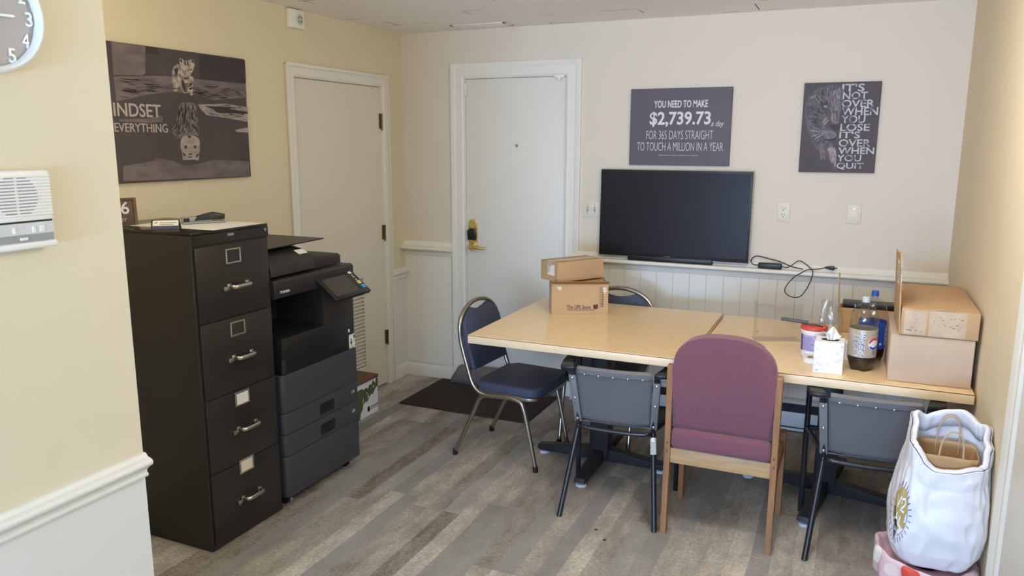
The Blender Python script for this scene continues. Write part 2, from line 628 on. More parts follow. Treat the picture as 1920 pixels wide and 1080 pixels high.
        if parent is not None:
            o.parent = parent
        if loc is not None:
            o.location = loc
        o.rotation_euler.z = rotz
        if solid:
            md = o.modifiers.new('thickness', 'SOLIDIFY')
            md.thickness = solid
            md.offset = 0
        if sub:
            md = o.modifiers.new('smooth', 'SUBSURF')
            md.levels = md.render_levels = sub
        return o


def tag(o, label, cat, group=None, kind=None):
    o['label'] = label
    o['category'] = cat
    if group:
        o['group'] = group
    if kind:
        o['kind'] = kind
    return o


def thing(name, label, cat, loc=(0, 0, 0), rotz=0.0, group=None, kind=None):
    o = bpy.data.objects.new(name, None)
    o.empty_display_size = 0.1
    S.collection.objects.link(o)
    o.location = loc
    o.rotation_euler.z = rotz
    return tag(o, label, cat, group, kind)


def structure(o, label, cat):
    return tag(o, label, cat, kind='structure')


def dup(root, loc, rotz, label):
    r = root.copy()
    S.collection.objects.link(r)
    r.location = loc
    r.rotation_euler.z = rotz
    r['label'] = label
    for ch in list(root.children):
        c = ch.copy()
        S.collection.objects.link(c)
        c.parent = r
        for g in ch.children:
            d = g.copy()
            S.collection.objects.link(d)
            d.parent = c
    return r


X, Y, Z = Vector((1, 0, 0)), Vector((0, 1, 0)), Vector((0, 0, 1))


# ================================================================== the setting
RW, RH, YF = 3.385, 2.384, -9.2          # room width, height, front wall
NX, NY = 1.10, -3.2                       # face and far end of the near left wall


def wallbox(name, boxes, m, label):
    b = MB()
    for a, c in boxes:
        b.box(a, c)
    return structure(b.build(name, m, smooth=False), label, 'wall')


b = MB(); b.box((-.15, YF - .15, -.1), (RW + .15, .15, 0))
structure(b.build('floor', 'floor', smooth=False), 'gray and taupe carpet plank floor', 'floor')
b = MB(); b.box((-.15, YF - .15, RH), (RW + .15, .15, RH + .1))
structure(b.build('ceiling', 'ceiling', smooth=False), 'white tiled ceiling with thin cracked seams', 'ceiling')

D1a, D1b, D1t = .482, 1.203, 2.078        # back door opening
D2a, D2b, D2t = -1.134, -.262, 2.022      # left door opening
wallbox('wall_back', [((-.12, 0, 0), (D1a, .12, RH)), ((D1b, 0, 0), (RW + .12, .12, RH)), ((D1a, 0, D1t), (D1b, .12, RH))],
        'wall_back', 'cream back wall with white beadboard below the ledge')
wallbox('wall_left', [((-.12, NY, 0), (0, D2a, RH)), ((-.12, D2b, 0), (0, 0, RH)), ((-.12, D2a, D2t), (0, D2b, RH))],
        'wall_left', 'yellow cream wall behind the filing cabinet')
wallbox('wall_right', [((RW, YF, 0), (RW + .12, 0, RH))], 'wall_plain', 'cream wall at the right end of the tables')
wallbox('wall_near', [((-.12, YF, 0), (NX, NY, RH))], 'wall_near', 'cream wall with clock and intercom, white below its rail')
wx0, wx1, wz0, wz1 = 1.25, 3.25, .45, 2.25
wallbox('wall_front', [((NX, YF - .12, 0), (wx0, YF, RH)), ((wx1, YF - .12, 0), (RW, YF, RH)),
                       ((wx0, YF - .12, 0), (wx1, YF, wz0)), ((wx0, YF - .12, wz1), (wx1, YF, RH))],
        'wall_plain', 'cream wall with the window, behind the camera')
w1 = structure(thing('window_1', 'white framed window in the wall behind the camera', 'window', (2.25, YF, wz0)), 'white framed window in the wall behind the camera', 'window')
b = MB()
for a, c in (((wx0, YF - .1, wz0), (wx0 + .05, YF - .04, wz1)), ((wx1 - .05, YF - .1, wz0), (wx1, YF - .04, wz1)),
             ((wx0 + .05, YF - .1, wz0), (wx1 - .05, YF - .04, wz0 + .05)), ((wx0 + .05, YF - .1, wz1 - .05), (wx1 - .05, YF - .04, wz1)),
             ((2.23, YF - .1, wz0 + .05), (2.27, YF - .04, wz1 - .05))):
    b.box(a, c)
b.build('window_frame', 'trim', w1)

# beadboard on the back wall below the ledge: boards with grooves between them
b = MB()
x = 1.305
while x < RW - .01:
    x2 = min(x + .1015, RW)
    b.box((x + .0005, -.008, .09), (x2 - .0005, 0, .93), .0012, seg=1)
    x += .1015
b.box((.0, -.006, .1), (.372, 0, .93))
structure(b.build('trim_1', 'trim', ang=20), 'white beadboard panelling under the ledge', 'panelling')


# moulded chair rail profile: (out from wall, height)
def rail(prof, axis, base, a, c, m='trim'):
    b = MB()
    if axis == 'x':    # runs along x on the back wall
        b.prism(prof, (a, base, 0), (0, -1, 0), Z, (c - a, 0, 0))
    else:              # runs along y on a wall facing +x
        b.prism(prof, (base, a, 0), X, Z, (0, c - a, 0))
    return b


def arc(cx, cz, r, a0, a1, n=6):
    return [(cx + r * math.cos(R(a0 + (a1 - a0) * i / n)), cz + r * math.sin(R(a0 + (a1 - a0) * i / n))) for i in range(n + 1)]


LEDGE = [(0, .885), (.012, .885), (.02, .9), (.02, .915), (.045, .925), (.062, .925)] + arc(.066, .939, .012, -80, 80) + \
        [(.03, .952), (.022, .958), (.014, .972), (.008, .982), (0, .982)]
structure(rail(LEDGE, 'x', 0, 1.245, RW).build('trim_2', 'trim', ang=30), 'white ledge along the back wall carrying the television', 'ledge')
structure(rail(LEDGE, 'x', 0, -.0, .392).build('trim_3', 'trim', ang=30), 'short white ledge between the room corner and the back door', 'ledge')
RAIL = [(0, .722), (.014, .722), (.016, .728), (.010, .734), (.012, .742), (.02, .75), (.030, .757)] + arc(.027, .768, .011, -60, 85, 5) + \
       [(.02, .781), (.016, .785)] + arc(.008, .786, .006, 30, 90, 3) + [(0, .792)]
structure(rail(RAIL, 'y', NX, YF, NY).build('trim_4', 'trim', ang=30), 'white chair rail on the near wall under the intercom', 'chair rail')
structure(rail(RAIL, 'y', 0, -.19, 0).build('trim_5', 'trim', ang=30), 'short white chair rail in the corner beside the louvred door', 'chair rail')
BASE = [(0, 0), (.014, 0), (.014, .07), (.011, .078), (.006, .086), (.004, .096), (0, .096)]
structure(rail(BASE, 'x', 0, 0, .39).build('baseboard_back', 'trim', ang=30), 'white baseboard left of the back door', 'baseboard')
# low convector heater along the back wall
t = thing('baseboard_heater', 'long white baseboard heater along the back wall under the tables', 'heater', (2.33, -.03, 0))
b = MB(); b.box((1.285, -.012, .01), (3.37, 0, .185)); b.box((1.285, -.075, .03), (3.37, -.062, .118), .004); b.box((1.285, -.07, .168), (3.37, 0, .185), .004); b.box((1.285, -.078, .006), (3.37, -.05, .022), .004)
b.build('cover', 'heater', t)
b = MB(); b.box((1.30, -.055, .024), (3.36, -.014, .165)); b.build('fins', 'black_plastic', t)
b = MB(); b.box((1.280, -.078, .0), (1.296, 0, .187), .004); b.build('end_cap', 'heater', t)
structure(rail(BASE, 'y', 0, -.19, 0).build('baseboard_left', 'trim', ang=30), 'short white baseboard beside the louvred door', 'baseboard')
b = MB(); b.prism(BASE, (RW, -2.0, 0), -X, Z, (0, 2.0, 0))
structure(b.build('baseboard_right', 'trim', ang=30), 'white baseboard on the right wall', 'baseboard')


def casing(axis, a, c, t, wd, base, sgn):
    """moulded casing round an opening, mitred, standing out from the wall"""
    prof = [(0, 0), (0, .012), (.012, .018), (.03, .014), (.06, .014), (.072, .02), (wd - .006, .022), (wd, .018), (wd, 0)]
    b = MB()
    ring = []
    for (du, dn) in prof:
        pts = [(a - du, 0), (a - du, t + du), (c + du, t + du), (c + du, 0)]
        if axis == 'x':
            ring.append([b.bm.verts.new((p[0], base - dn, p[1])) for p in pts])
        else:
            ring.append([b.bm.verts.new((base + sgn * dn, p[0], p[1])) for p in pts])
    for i in range(len(ring) - 1):
        for k in range(3):
            b.bm.faces.new((ring[i][k], ring[i][k + 1], ring[i + 1][k + 1], ring[i + 1][k]))
    for k in (0, 3):
        b.bm.faces.new([r[k] for r in ring])
    return b


# ---- back door (door_1)
d1 = structure(thing('door_1', 'white flat back door with smart lock beside the room corner', 'door', ((D1a + D1b) / 2, 0, 0)), 'white flat back door with black and brass keypad lock', 'door')
b = MB(); b.box((D1a + .004, .012, .008), (D1b - .004, .05, D1t - .005), .002)
leaf = b.build('door_leaf', 'door', d1)
b = casing('x', D1a, D1b, D1t, .098, 0, 1)
b.box((D1a - .002, 0, 0), (D1a + .003, .1, D1t)); b.box((D1b - .003, 0, 0), (D1b + .002, .1, D1t)); b.box((D1a, 0, D1t - .003), (D1b, .1, D1t + .002))
b.build('door_frame', 'trim', d1, ang=25)
b = MB(); b.box((D1a, .055, 0), (D1b, .11, D1t)); b.build('door_stop', 'door', d1)
# lock: brass escutcheon, black keypad cover, lever
b = MB(); b.prism([(-.033, -.06), (.033, -.06)] + arc(0, .062, .033, 0, 180, 10), (.537, .012, 1.058), X, Z, (0, -.012, 0), bevel=.003)
b.prism(arc(0, -.06, .033, 180, 360, 10), (.537, .012, 1.058), X, Z, (0, -.012, 0), bevel=.003)
lock = b.build('lock_plate', 'brass', d1)
b = MB(); b.prism([(-.034, -.042), (.034, -.042), (.036, .02)] + arc(.014, .022, .022, 0, 90, 5) + arc(-.014, .022, .022, 90, 180, 5), (.534, .0, 1.050), Vector((.82, 0, 0)), Vector((0, 0, .9)), (0, -.022, 0), bevel=.006)
b.build('keypad_cover', 'black_plastic', d1)
b = MB(); b.cyl((.54, 0, .965), (.54, -.035, .965), .026, .022); b.cyl((.54, -.03, .965), (.54, -.055, .965), .012)
b.tube([(.54, -.05, .965), (.575, -.052, .966), (.62, -.05, .96), (.652, -.046, .962)], [.011, .01, .008, .006], 12, smooth=4)
b.build('door_handle', 'brass', d1)
b = MB(); b.lathe([(0, -.004), (.007, -.004), (.011, 0), (.011, .003)], (.856, .012, 1.645), ax='y', seg=20); b.build('peephole', 'steel', d1)
b = MB()
b.box((1.118, -.012, 2.063), (1.188, .012, 2.085), .002); b.box((1.14, -.02, 2.05), (1.165, -.004, 2.07), .002)
b.build('door_latch', 'white', d1)
b = MB(); b.box((D1a + .002, -.008, 1.97), (D1a + .014, .012, 2.045), .002); b.build('hinge_cover', 'white', d1)

# ---- left door (door_2) with louvred lower panel
d2 = structure(thing('door_2', 'offwhite door with louvred lower panel in the left wall', 'door', (0, (D2a + D2b) / 2, 0)), 'offwhite door with louvred lower panel and bronze hinges', 'door')
LY0, LY1, LZ0, LZ1 = -.95, -.517, .19, .795
b = MB()
xf, xb = -.006, -.042
b.box((xb, D2a + .004, .01), (xf, LY0, D2t - .006)); b.box((xb, LY1, .01), (xf, D2b - .004, D2t - .006))
b.box((xb, LY0, .01), (xf, LY1, LZ0)); b.box((xb, LY0, LZ1), (xf, LY1, D2t - .006))
b.build('door_leaf', 'cream_door', d2, smooth=False)
b = MB()
n = 24
for i in range(n):
    z = LZ0 + .012 + (LZ1 - LZ0 - .02) * i / n
    b.obox((-.034, LY0, z + .014), (.030, 0, -.016), (0, LY1 - LY0, 0), (.003, 0, .006))
b.box((-.008, LY0 - .02, LZ0 - .02), (0, LY0 + .004, LZ1 + .02), .003); b.box((-.008, LY1 - .004, LZ0 - .02), (0, LY1 + .02, LZ1 + .02), .003)
b.box((-.008, LY0, LZ0 - .02), (0, LY1, LZ0 + .004), .003); b.box((-.008, LY0, LZ1 - .004), (0, LY1, LZ1 + .02), .003)
b.build('louvre', 'cream_door', d2, smooth=False)
b = MB(); b.box((-.075, D2a, 0), (-.045, D2b, D2t)); b.build('door_stop', 'cream_door', d2)
b = casing('y', D2a, D2b, D2t, .06, 0, 1)
b.box((-.09, D2a - .002, 0), (0, D2a + .003, D2t)); b.box((-.09, D2b - .003, 0), (0, D2b + .002, D2t)); b.box((-.09, D2a, D2t - .003), (0, D2b, D2t + .002))
b.build('door_frame', 'trim', d2, ang=25)
for z in (1.80, 1.066, .338):
    b = MB()
    b.cyl((.006, D2b - .002, z - .05), (.006, D2b - .002, z + .05), .0065, seg=12); b.box((-.006, D2b - .022, z - .048), (.002, D2b + .003, z + .048))
    b.cyl((.006, D2b - .002, z - .062), (.006, D2b - .002, z - .05), .002, .006, seg=12)
    b.build('hinge', 'bronze', d2)

# ---- white door casing at the far right edge (door_3)
d3 = structure(thing('door_3', 'white door casing on the right wall beside the bags', 'door', (RW, -2.5, 0)), 'white door casing on the right wall beside the bags', 'door')
b = MB()
ring = []
for (du, dn) in [(0, .0), (0, .012), (.012, .018), (.03, .014), (.06, .014), (.072, .02), (.114, .022), (.12, .018), (.12, 0)]:
    pts = [(-2.20 + du, 0), (-2.20 + du, 2.07 + du), (-2.98 - du, 2.07 + du), (-2.98 - du, 0)]
    ring.append([b.bm.verts.new((RW - dn, p[0], p[1])) for p in pts])
for i in range(len(ring) - 1):
    for k in range(3):
        b.bm.faces.new((ring[i][k], ring[i][k + 1], ring[i + 1][k + 1], ring[i + 1][k]))
b.build('door_frame', 'trim', d3, ang=25)
b = MB(); b.box((RW - .010, -2.975, .01), (RW + .03, -2.205, 2.066), .002); b.build('door_leaf', 'trim', d3)
b = MB(); b.cyl((RW - .006, -2.9, .95), (RW - .05, -2.9, .95), .012); b.lathe([(0, -.075), (.02, -.072), (.028, -.06), (.022, -.045), (.012, -.04)], (RW, -2.9, .95), ax='x'); b.build('door_handle', 'brass', d3)

# ---- ceiling vent and unseen lamp fixtures
t = thing('ceiling_vent', 'white slotted vent in the ceiling above the back door', 'vent', (.69, -.16, RH))
b = MB()
vx0, vx1, vy0, vy1 = .50, .88, -.225, -.10
for a, c in (((vx0, vy0, RH - .008), (vx1, vy0 + .02, RH)), ((vx0, vy1 - .02, RH - .008), (vx1, vy1, RH)), ((vx0, vy0, RH - .008), (vx0 + .02, vy1, RH)), ((vx1 - .02, vy0, RH - .008), (vx1, vy1, RH))):
    b.box(a, c, .002)
b.build('frame', 'vent', t)
b = MB()
for i in range(6):
    y = vy0 + .022 + i * .0145
    b.obox((vx0 + .02, y, RH - .002), (vx1 - vx0 - .04, 0, 0), (0, .003, 0), (0, .006, -.008))
b.build('louvre', 'vent', t)
for x, y, lab in ((2.7, -2.3, 'unseen ceiling lamp in front of the tables'), (.75, -3.0, 'unseen added ceiling lamp in the corner before the filing cabinet')):
    t = thing('unseen_ceiling_light', lab, 'lamp', (x, y, RH), group='unseen ceiling lamps')  # out-of-view fixture, added to go with its lamp
    b = MB(); b.lathe([(0, -.03), (.10, -.03), (.12, -.02), (.12, 0), (0, 0)], (x, y, RH), seg=40); b.build('canopy', 'white', t)
    b = MB(); b.cyl((x, y, RH - .03), (x, y, RH - .10), .012); b.build('stem', 'brass', t)

# ================================================================== things on the walls
# clock: only its lower right part is inside the photo
cy, cz, cr = -3.511, 1.944, .129
t = thing('wall_clock', 'white rimmed round wall clock with gray face and raised numerals', 'clock', (NX, cy, cz))
b = MB(); b.lathe([(0, 0), (cr, 0), (cr, .022), (cr - .003, .03), (cr - .009, .033), (cr - .014, .03), (cr - .017, .018), (cr - .017, .008), (0, .008)], (NX, cy, cz), seg=96, ax='x')
b.build('clock_case', 'white', t, ang=50)
b = MB(); b.lathe([(0, .009), (cr - .0175, .009), (cr - .0175, .0105), (0, .0105)], (NX, cy, cz), seg=96, ax='x'); b.build('clock_face', 'clock_gray', t)
for h in range(1, 13):
    a = R(90 - 30 * h)
    p = (NX + .0105, cy + math.cos(a) * .099, cz + math.sin(a) * .099)
    b = MB(); b.text(str(h), p, Y, Z, .017 if h < 10 else .029, .033, th=.004, offset=.012); b.build('numeral', 'numeral', t, smooth=False)
for nm, ang_, ln, wd in (('minute_hand', 2, .066, .006), ('hour_hand', 150, .055, .007)):
    d = Vector((0, math.cos(R(ang_)), math.sin(R(ang_))))
    q = Vector((0, -d.z, d.y))
    o = Vector((NX + .015, cy, cz))
    b = MB(); b.prism([(-.015, -wd / 2), (ln * .9, -wd / 2), (ln, 0), (ln * .9, wd / 2), (-.015, wd / 2)], o, d, q, (.002, 0, 0)); b.build(nm, 'numeral', t)

# intercom
iy1, iz0, iz1 = -3.412, 1.414, 1.598
iy0 = iy1 - .225
t = thing('wall_intercom', 'white wall intercom with speaker grille and gray button strip', 'intercom', (NX, (iy0 + iy1) / 2, iz0))
b = MB(); b.box((NX, iy0, iz0), (NX + .028, iy1, iz1), .006, seg=3)
b.box((NX + .02, iy0, iz0), (NX + .036, iy1, iz0 + .016), .005, seg=3)
b.build('case', 'white', t)
b = MB()
for i in range(13):
    z = iz0 + .078 + i * .0075
    b.box((NX + .026, iy0 + .004, z), (NX + .031, iy1 - .002, z + .0048), .0012, seg=1)
b.build('speaker_grille', 'white', t)
b = MB()
for i in range(12):
    z = iz0 + .083 + i * .0075
    dz = abs(z - (iz0 + .123))
    hw = math.sqrt(max(0, .05 ** 2 - dz * dz))
    if hw > .008:
        for c0, c1 in ((-hw, -.004), (.004, hw)):
            b.box((NX + .0285, iy1 - .087 + c0, z), (NX + .0295, iy1 - .087 + c1, z + .0024))
b.build('speaker_slot', 'gray', t)
b = MB(); b.box((NX + .027, iy0 + .006, iz0 + .062), (NX + .0292, iy1 - .006, iz0 + .0665)); b.build('dark_line', 'black_plastic', t)
b = MB(); b.box((NX + .027, iy0 + .006, iz0 + .034), (NX + .030, iy1 - .006, iz0 + .062), .001, seg=1); b.build('button_strip', 'white_gray', t)
b = MB(); b.box((NX + .027, iy0 + .006, iz0 + .017), (NX + .0295, iy1 - .006, iz0 + .034)); b.build('gray_strip', 'gray', t)
for k, wb in ((.030, .012), (.052, .008), (.10, .007), (.14, .012), (.17, .008)):
    b = MB(); b.box((NX + .029, iy1 - k - wb, iz0 + .038), (NX + .0325, iy1 - k, iz0 + .053), .001, seg=1); b.build('button', 'white', t)
b = MB(); b.box((NX + .029, iy1 - .092, iz0 + .0215), (NX + .032, iy1 - .072, iz0 + .028), .001, seg=1); b.build('slider', 'white', t)

# speaker box near the ceiling
t = thing('door_chime', 'small white chime box on the yellow wall just under the ceiling', 'chime', (0, -1.103, 2.28))
b = MB(); b.box((0, -1.166, 2.278), (.03, -1.042, 2.378), .006, seg=3); b.build('case', 'white', t)
b = MB(); b.lathe([(0, .034), (.024, .033), (.030, .030)], (0, -1.085, 2.326), ax='x', seg=24); b.build('speaker_cover', 'white_gray', t)
b = MB()
for a in (20, 110, 200, 290):
    b.prism([(math.cos(R(a + k * 12)) * .021, math.sin(R(a + k * 12)) * .021) for k in range(6)] + [(math.cos(R(a + k * 12)) * .010, math.sin(R(a + k * 12)) * .010) for k in range(5, -1, -1)], (.0332, -1.085, 2.326), Y, Z, (.0015, 0, 0))
b.build('speaker_slot', 'gray', t)

# ---- three canvases
P1={'bumper':[(-2.295,2.076),(-2.125,2.074),(-2.137,1.958),(-2.154,1.948),(-2.298,1.94)],'post':[(-2.122,2.074),(-2.058,2.074),(-2.06,2.044),(-2.124,2.047)],'pavement':[(-2.3,1.933),(-2.046,1.954),(-1.867,1.954),(-1.524,1.954),(-1.522,1.889),(-1.747,1.862),(-1.874,1.888),(-2.012,1.887),(-2.143,1.866),(-2.296,1.831)],'night':[(-1.821,2.07),(-1.519,2.071),(-1.521,1.957),(-1.826,1.957)],'puddle':[(-1.852,1.838),(-1.671,1.849),(-1.518,1.838),(-1.525,1.765),(-1.677,1.781),(-1.801,1.791),(-1.835,1.818)],'puddle2':[(-1.622,1.723),(-1.527,1.737),(-1.527,1.712),(-1.602,1.713)],'ripple':[(-1.806,1.833),(-1.592,1.835),(-1.653,1.825),(-1.52,1.815),(-1.521,1.806),(-1.733,1.804),(-1.751,1.818)],'shore':[(-2.297,1.497),(-2.292,1.561),(-2.133,1.58),(-2.115,1.592),(-2.026,1.577),(-1.959,1.553),(-1.869,1.56),(-1.783,1.578),(-1.535,1.566),(-1.535,1.49)],'wave':[(-2.29,1.757),(-2.13,1.765),(-2.08,1.782),(-2.06,1.773),(-2.066,1.753),(-2.124,1.747),(-2.291,1.748)],'tail':[(-2.046,1.96),(-2.034,1.95),(-2.01,1.949),(-1.988,1.96),(-1.984,1.954),(-2.006,1.943),(-2.031,1.942)],'body':[(-1.987,1.99),(-1.966,2.011),(-1.942,2.016),(-1.919,1.969),(-1.866,1.966),(-1.866,1.946),(-1.876,1.898),(-1.873,1.879),(-1.895,1.877),(-1.902,1.893),(-1.911,1.886),(-1.93,1.885),(-1.94,1.907),(-1.963,1.913),(-1.969,1.891),(-1.987,1.888),(-1.989,1.911),(-1.991,1.944)],'head':[(-1.942,2.039),(-1.931,2.042),(-1.913,2.032),(-1.886,2.035),(-1.869,2.045),(-1.852,2.038),(-1.852,2.018),(-1.865,1.993),(-1.884,1.968),(-1.902,1.96),(-1.923,1.972),(-1.938,1.994),(-1.942,2.016)],'s1':[(-1.937,1.944),(-1.925,1.945),(-1.913,1.892),(-1.924,1.888),(-1.94,1.914)],'s2':[(-1.979,1.984),(-1.96,2.0),(-1.951,1.993),(-1.96,1.966),(-1.975,1.951),(-1.97,1.971)],'s3':[(-1.896,1.93),(-1.876,1.935),(-1.879,1.923),(-1.897,1.92)],'s4':[(-1.898,1.911),(-1.878,1.915),(-1.881,1.904),(-1.896,1.902)],'s5':[(-1.91,2.031),(-1.904,2.01),(-1.908,2.008),(-1.915,2.029)],'s6':[(-1.89,2.033),(-1.89,2.01),(-1.896,2.009),(-1.897,2.032)],'s7':[(-1.918,1.99),(-1.907,1.986),(-1.913,1.981)],'s8':[(-1.883,1.994),(-1.867,2.002),(-1.871,1.995),(-1.88,1.989)],'s9':[(-1.938,2.036),(-1.929,2.037),(-1.924,2.021),(-1.936,2.024)],'s10':[(-1.87,2.04),(-1.857,2.035),(-1.859,2.026),(-1.871,2.029)],'s11':[(-1.924,1.958),(-1.894,1.956),(-1.903,1.949),(-1.921,1.95)],'tbody':[(-1.957,1.843),(-1.864,1.848),(-1.858,1.79),(-1.854,1.734),(-1.856,1.689),(-1.892,1.693),(-1.946,1.689),(-1.975,1.678),(-1.998,1.682),(-2.019,1.718),(-2.002,1.732),(-1.984,1.759),(-1.973,1.806)],'thead':[(-1.964,1.682),(-1.946,1.692),(-1.892,1.694),(-1.859,1.682),(-1.853,1.651),(-1.864,1.609),(-1.869,1.58),(-1.881,1.576),(-1.889,1.582),(-1.939,1.58),(-1.956,1.58),(-1.969,1.582),(-1.963,1.604),(-1.976,1.644)],'t1':[(-1.968,1.796),(-1.951,1.813),(-1.95,1.807),(-1.962,1.786),(-1.977,1.766)],'t2':[(-1.931,1.841),(-1.918,1.842),(-1.926,1.787),(-1.939,1.76)],'t3':[(-1.981,1.732),(-1.956,1.759),(-1.952,1.756),(-1.976,1.719),(-1.979,1.692)],'t4':[(-1.937,1.733),(-1.921,1.76),(-1.919,1.754),(-1.934,1.706)],'t5':[(-1.901,1.788),(-1.872,1.769),(-1.865,1.748),(-1.896,1.771)],'t6':[(-1.9,1.754),(-1.862,1.727),(-1.86,1.71),(-1.896,1.734)],'te1':[(-1.953,1.644),(-1.936,1.65),(-1.935,1.634),(-1.95,1.631)],'te2':[(-1.895,1.648),(-1.879,1.646),(-1.878,1.634),(-1.893,1.633)],'tn':[(-1.928,1.692),(-1.903,1.692),(-1.911,1.681),(-1.922,1.681)],'tl':[(-1.9,1.846),(-1.888,1.846),(-1.89,1.788),(-1.898,1.815)],'tf1':[(-1.963,1.617),(-1.945,1.603),(-1.95,1.598),(-1.963,1.606)],'tf2':[(-1.888,1.597),(-1.868,1.613),(-1.867,1.604),(-1.882,1.59)],'tf3':[(-1.931,1.61),(-1.905,1.61),(-1.908,1.604),(-1.929,1.604)],'tf4':[(-1.935,1.596),(-1.905,1.596),(-1.909,1.59),(-1.932,1.591)],'mindset':[(-2.367,1.827),(-2.048,1.77)],'everything':[(-2.38,1.743),(-2.022,1.705)]}
P2={'l0':[(1.763,1.911),(2.079,1.869)],'l1':[(1.74,1.846),(2.099,1.758)],'l2':[(2.102,1.792),(2.176,1.751)],'l3':[(1.723,1.737),(2.116,1.686)],'l4':[(1.668,1.668),(2.176,1.619)],'l5':[(1.803,1.595),(2.036,1.589)]}
P3={'face':[(2.671,1.966),(2.736,1.975),(2.789,1.981),(2.794,1.858),(2.787,1.822),(2.789,1.764),(2.741,1.769),(2.735,1.753),(2.78,1.721),(2.777,1.695),(2.732,1.684),(2.785,1.644),(2.79,1.512),(2.774,1.523),(2.75,1.582),(2.712,1.614),(2.658,1.651),(2.631,1.738),(2.61,1.813),(2.609,1.904)],'brow':[(2.738,1.943),(2.786,1.968),(2.788,1.879),(2.781,1.843),(2.746,1.838),(2.731,1.875)],'socket':[(2.677,1.884),(2.699,1.896),(2.729,1.883),(2.724,1.859),(2.696,1.864)],'eye':[(2.701,1.869),(2.723,1.866),(2.72,1.855),(2.704,1.86)],'bridge':[(2.742,1.827),(2.784,1.83),(2.788,1.769),(2.748,1.774)],'nose':[(2.733,1.77),(2.789,1.765),(2.789,1.734),(2.753,1.738)],'muzzle':[(2.698,1.736),(2.738,1.737),(2.78,1.72),(2.776,1.697),(2.739,1.685),(2.705,1.705)],'mouth':[(2.711,1.687),(2.742,1.687),(2.779,1.695),(2.781,1.684),(2.743,1.677)],'beard':[(2.737,1.644),(2.785,1.644),(2.79,1.52),(2.774,1.566),(2.767,1.555),(2.753,1.598)],'beard2':[(2.694,1.641),(2.731,1.63),(2.735,1.565),(2.721,1.592),(2.71,1.565)],'tuft':[(2.618,1.89),(2.641,1.922),(2.671,1.934),(2.655,1.908),(2.637,1.909)],'w1':[(2.644,1.738),(2.693,1.729),(2.693,1.726),(2.644,1.732)],'w2':[(2.655,1.759),(2.695,1.737),(2.694,1.733),(2.655,1.755)],'w3':[(2.651,1.705),(2.694,1.719),(2.695,1.715),(2.654,1.699)],'w4':[(2.67,1.689),(2.699,1.711),(2.701,1.707),(2.675,1.684)],'c1':[(2.699,1.785),(2.73,1.812),(2.733,1.807),(2.708,1.775)],'c2':[(2.708,1.769),(2.734,1.793),(2.736,1.788),(2.714,1.761)],'l0':[(2.79,1.981),(2.901,1.939)],'l1':[(2.796,1.937),(2.919,1.898)],'l2':[(2.794,1.896),(2.956,1.856)],'l3':[(2.797,1.856),(2.976,1.814)],'l4':[(2.798,1.814),(2.917,1.773)],'l5':[(2.796,1.769),(2.942,1.731)],'l6':[(2.794,1.729),(2.898,1.692)],'l7':[(2.795,1.687),(2.953,1.647)],'l8':[(2.795,1.644),(2.974,1.608)],'l9':[(2.791,1.604),(2.913,1.568)],'l10':[(2.792,1.561),(2.929,1.523)]}


def canvas(name, label, axis, u0, u1, z0, z1, cm, loc):
    t = thing(name, label, 'picture', loc, group='motivational canvas prints')
    b = MB()
    if axis == 'x':
        b.box((.002, u0, z0), (.022, u1, z1), .002, seg=1)
    else:
        b.box((u0, -.022, z0), (u1, -.002, z1), .002, seg=1)
    b.build('canvas', cm, t)
    return t


def soft(poly, n=2):
    """round a printed outline by cutting its corners"""
    for _ in range(n):
        out = []
        for i in range(len(poly)):
            (ax, ay), (bx, by) = poly[i], poly[(i + 1) % len(poly)]
            out += [(ax * .78 + bx * .22, ay * .78 + by * .22), (ax * .22 + bx * .78, ay * .22 + by * .78)]
        poly = out
    return poly


def strokes(seed, n, box, flow, ln, wd, inside):
    """fine tapering brush strokes of fur printed inside an outline"""
    rnd, out = random.Random(seed), []

    def hit(q):
        c = False
        for i in range(len(inside)):
            (ax, ay), (bx, by) = inside[i - 1], inside[i]
            if (ay > q[1]) != (by > q[1]) and q[0] < (bx - ax) * (q[1] - ay) / (by - ay) + ax:
                c = not c
        return c
    while len(out) < n:
        q = (box[0] + rnd.random() * (box[1] - box[0]), box[2] + rnd.random() * (box[3] - box[2]))
        a = flow(q) + rnd.uniform(-.25, .25)
        l, w_ = ln * rnd.uniform(.5, 1.2), wd * rnd.uniform(.5, 1.2)
        e = (q[0] + math.cos(a) * l, q[1] + math.sin(a) * l)
        if hit(q) and hit(e):
            m_ = ((q[0] + e[0]) / 2 - math.sin(a) * w_, (q[1] + e[1]) / 2 + math.cos(a) * w_)
            k_ = ((q[0] + e[0]) / 2 + math.sin(a) * w_, (q[1] + e[1]) / 2 - math.cos(a) * w_)
            out.append([q, m_, e, k_])
    return out


def flat_strokes(t, name, axis, polys, m, d):
    b = MB()
    for q in polys:
        vs = [b.bm.verts.new((d, a, c) if axis == 'x' else (a, -d, c)) for a, c in q]
        b.bm.faces.new(vs)
    return b.build(name, m, t, smooth=False)


def printing(t, name, axis, layers, base=0):
    """flat printed shapes, one thin layer over the other on the canvas face"""
    b, mats = MB(), []
    for i, (poly, m) in enumerate(layers, base):
        if m not in mats:
            mats.append(m)
        d = .0222
        poly = soft(poly) if base or axis == 'y' else poly
        if axis == 'x':
            b.prism(poly, (d, 0, 0), Y, Z, (.0003 + .00006 * i, 0, 0), mi=mats.index(m))
        else:
            b.prism(poly, (0, -d, 0), X, Z, (0, -.0003 - .00006 * i, 0), mi=mats.index(m))
    return b.build(name, mats, t, smooth=False)


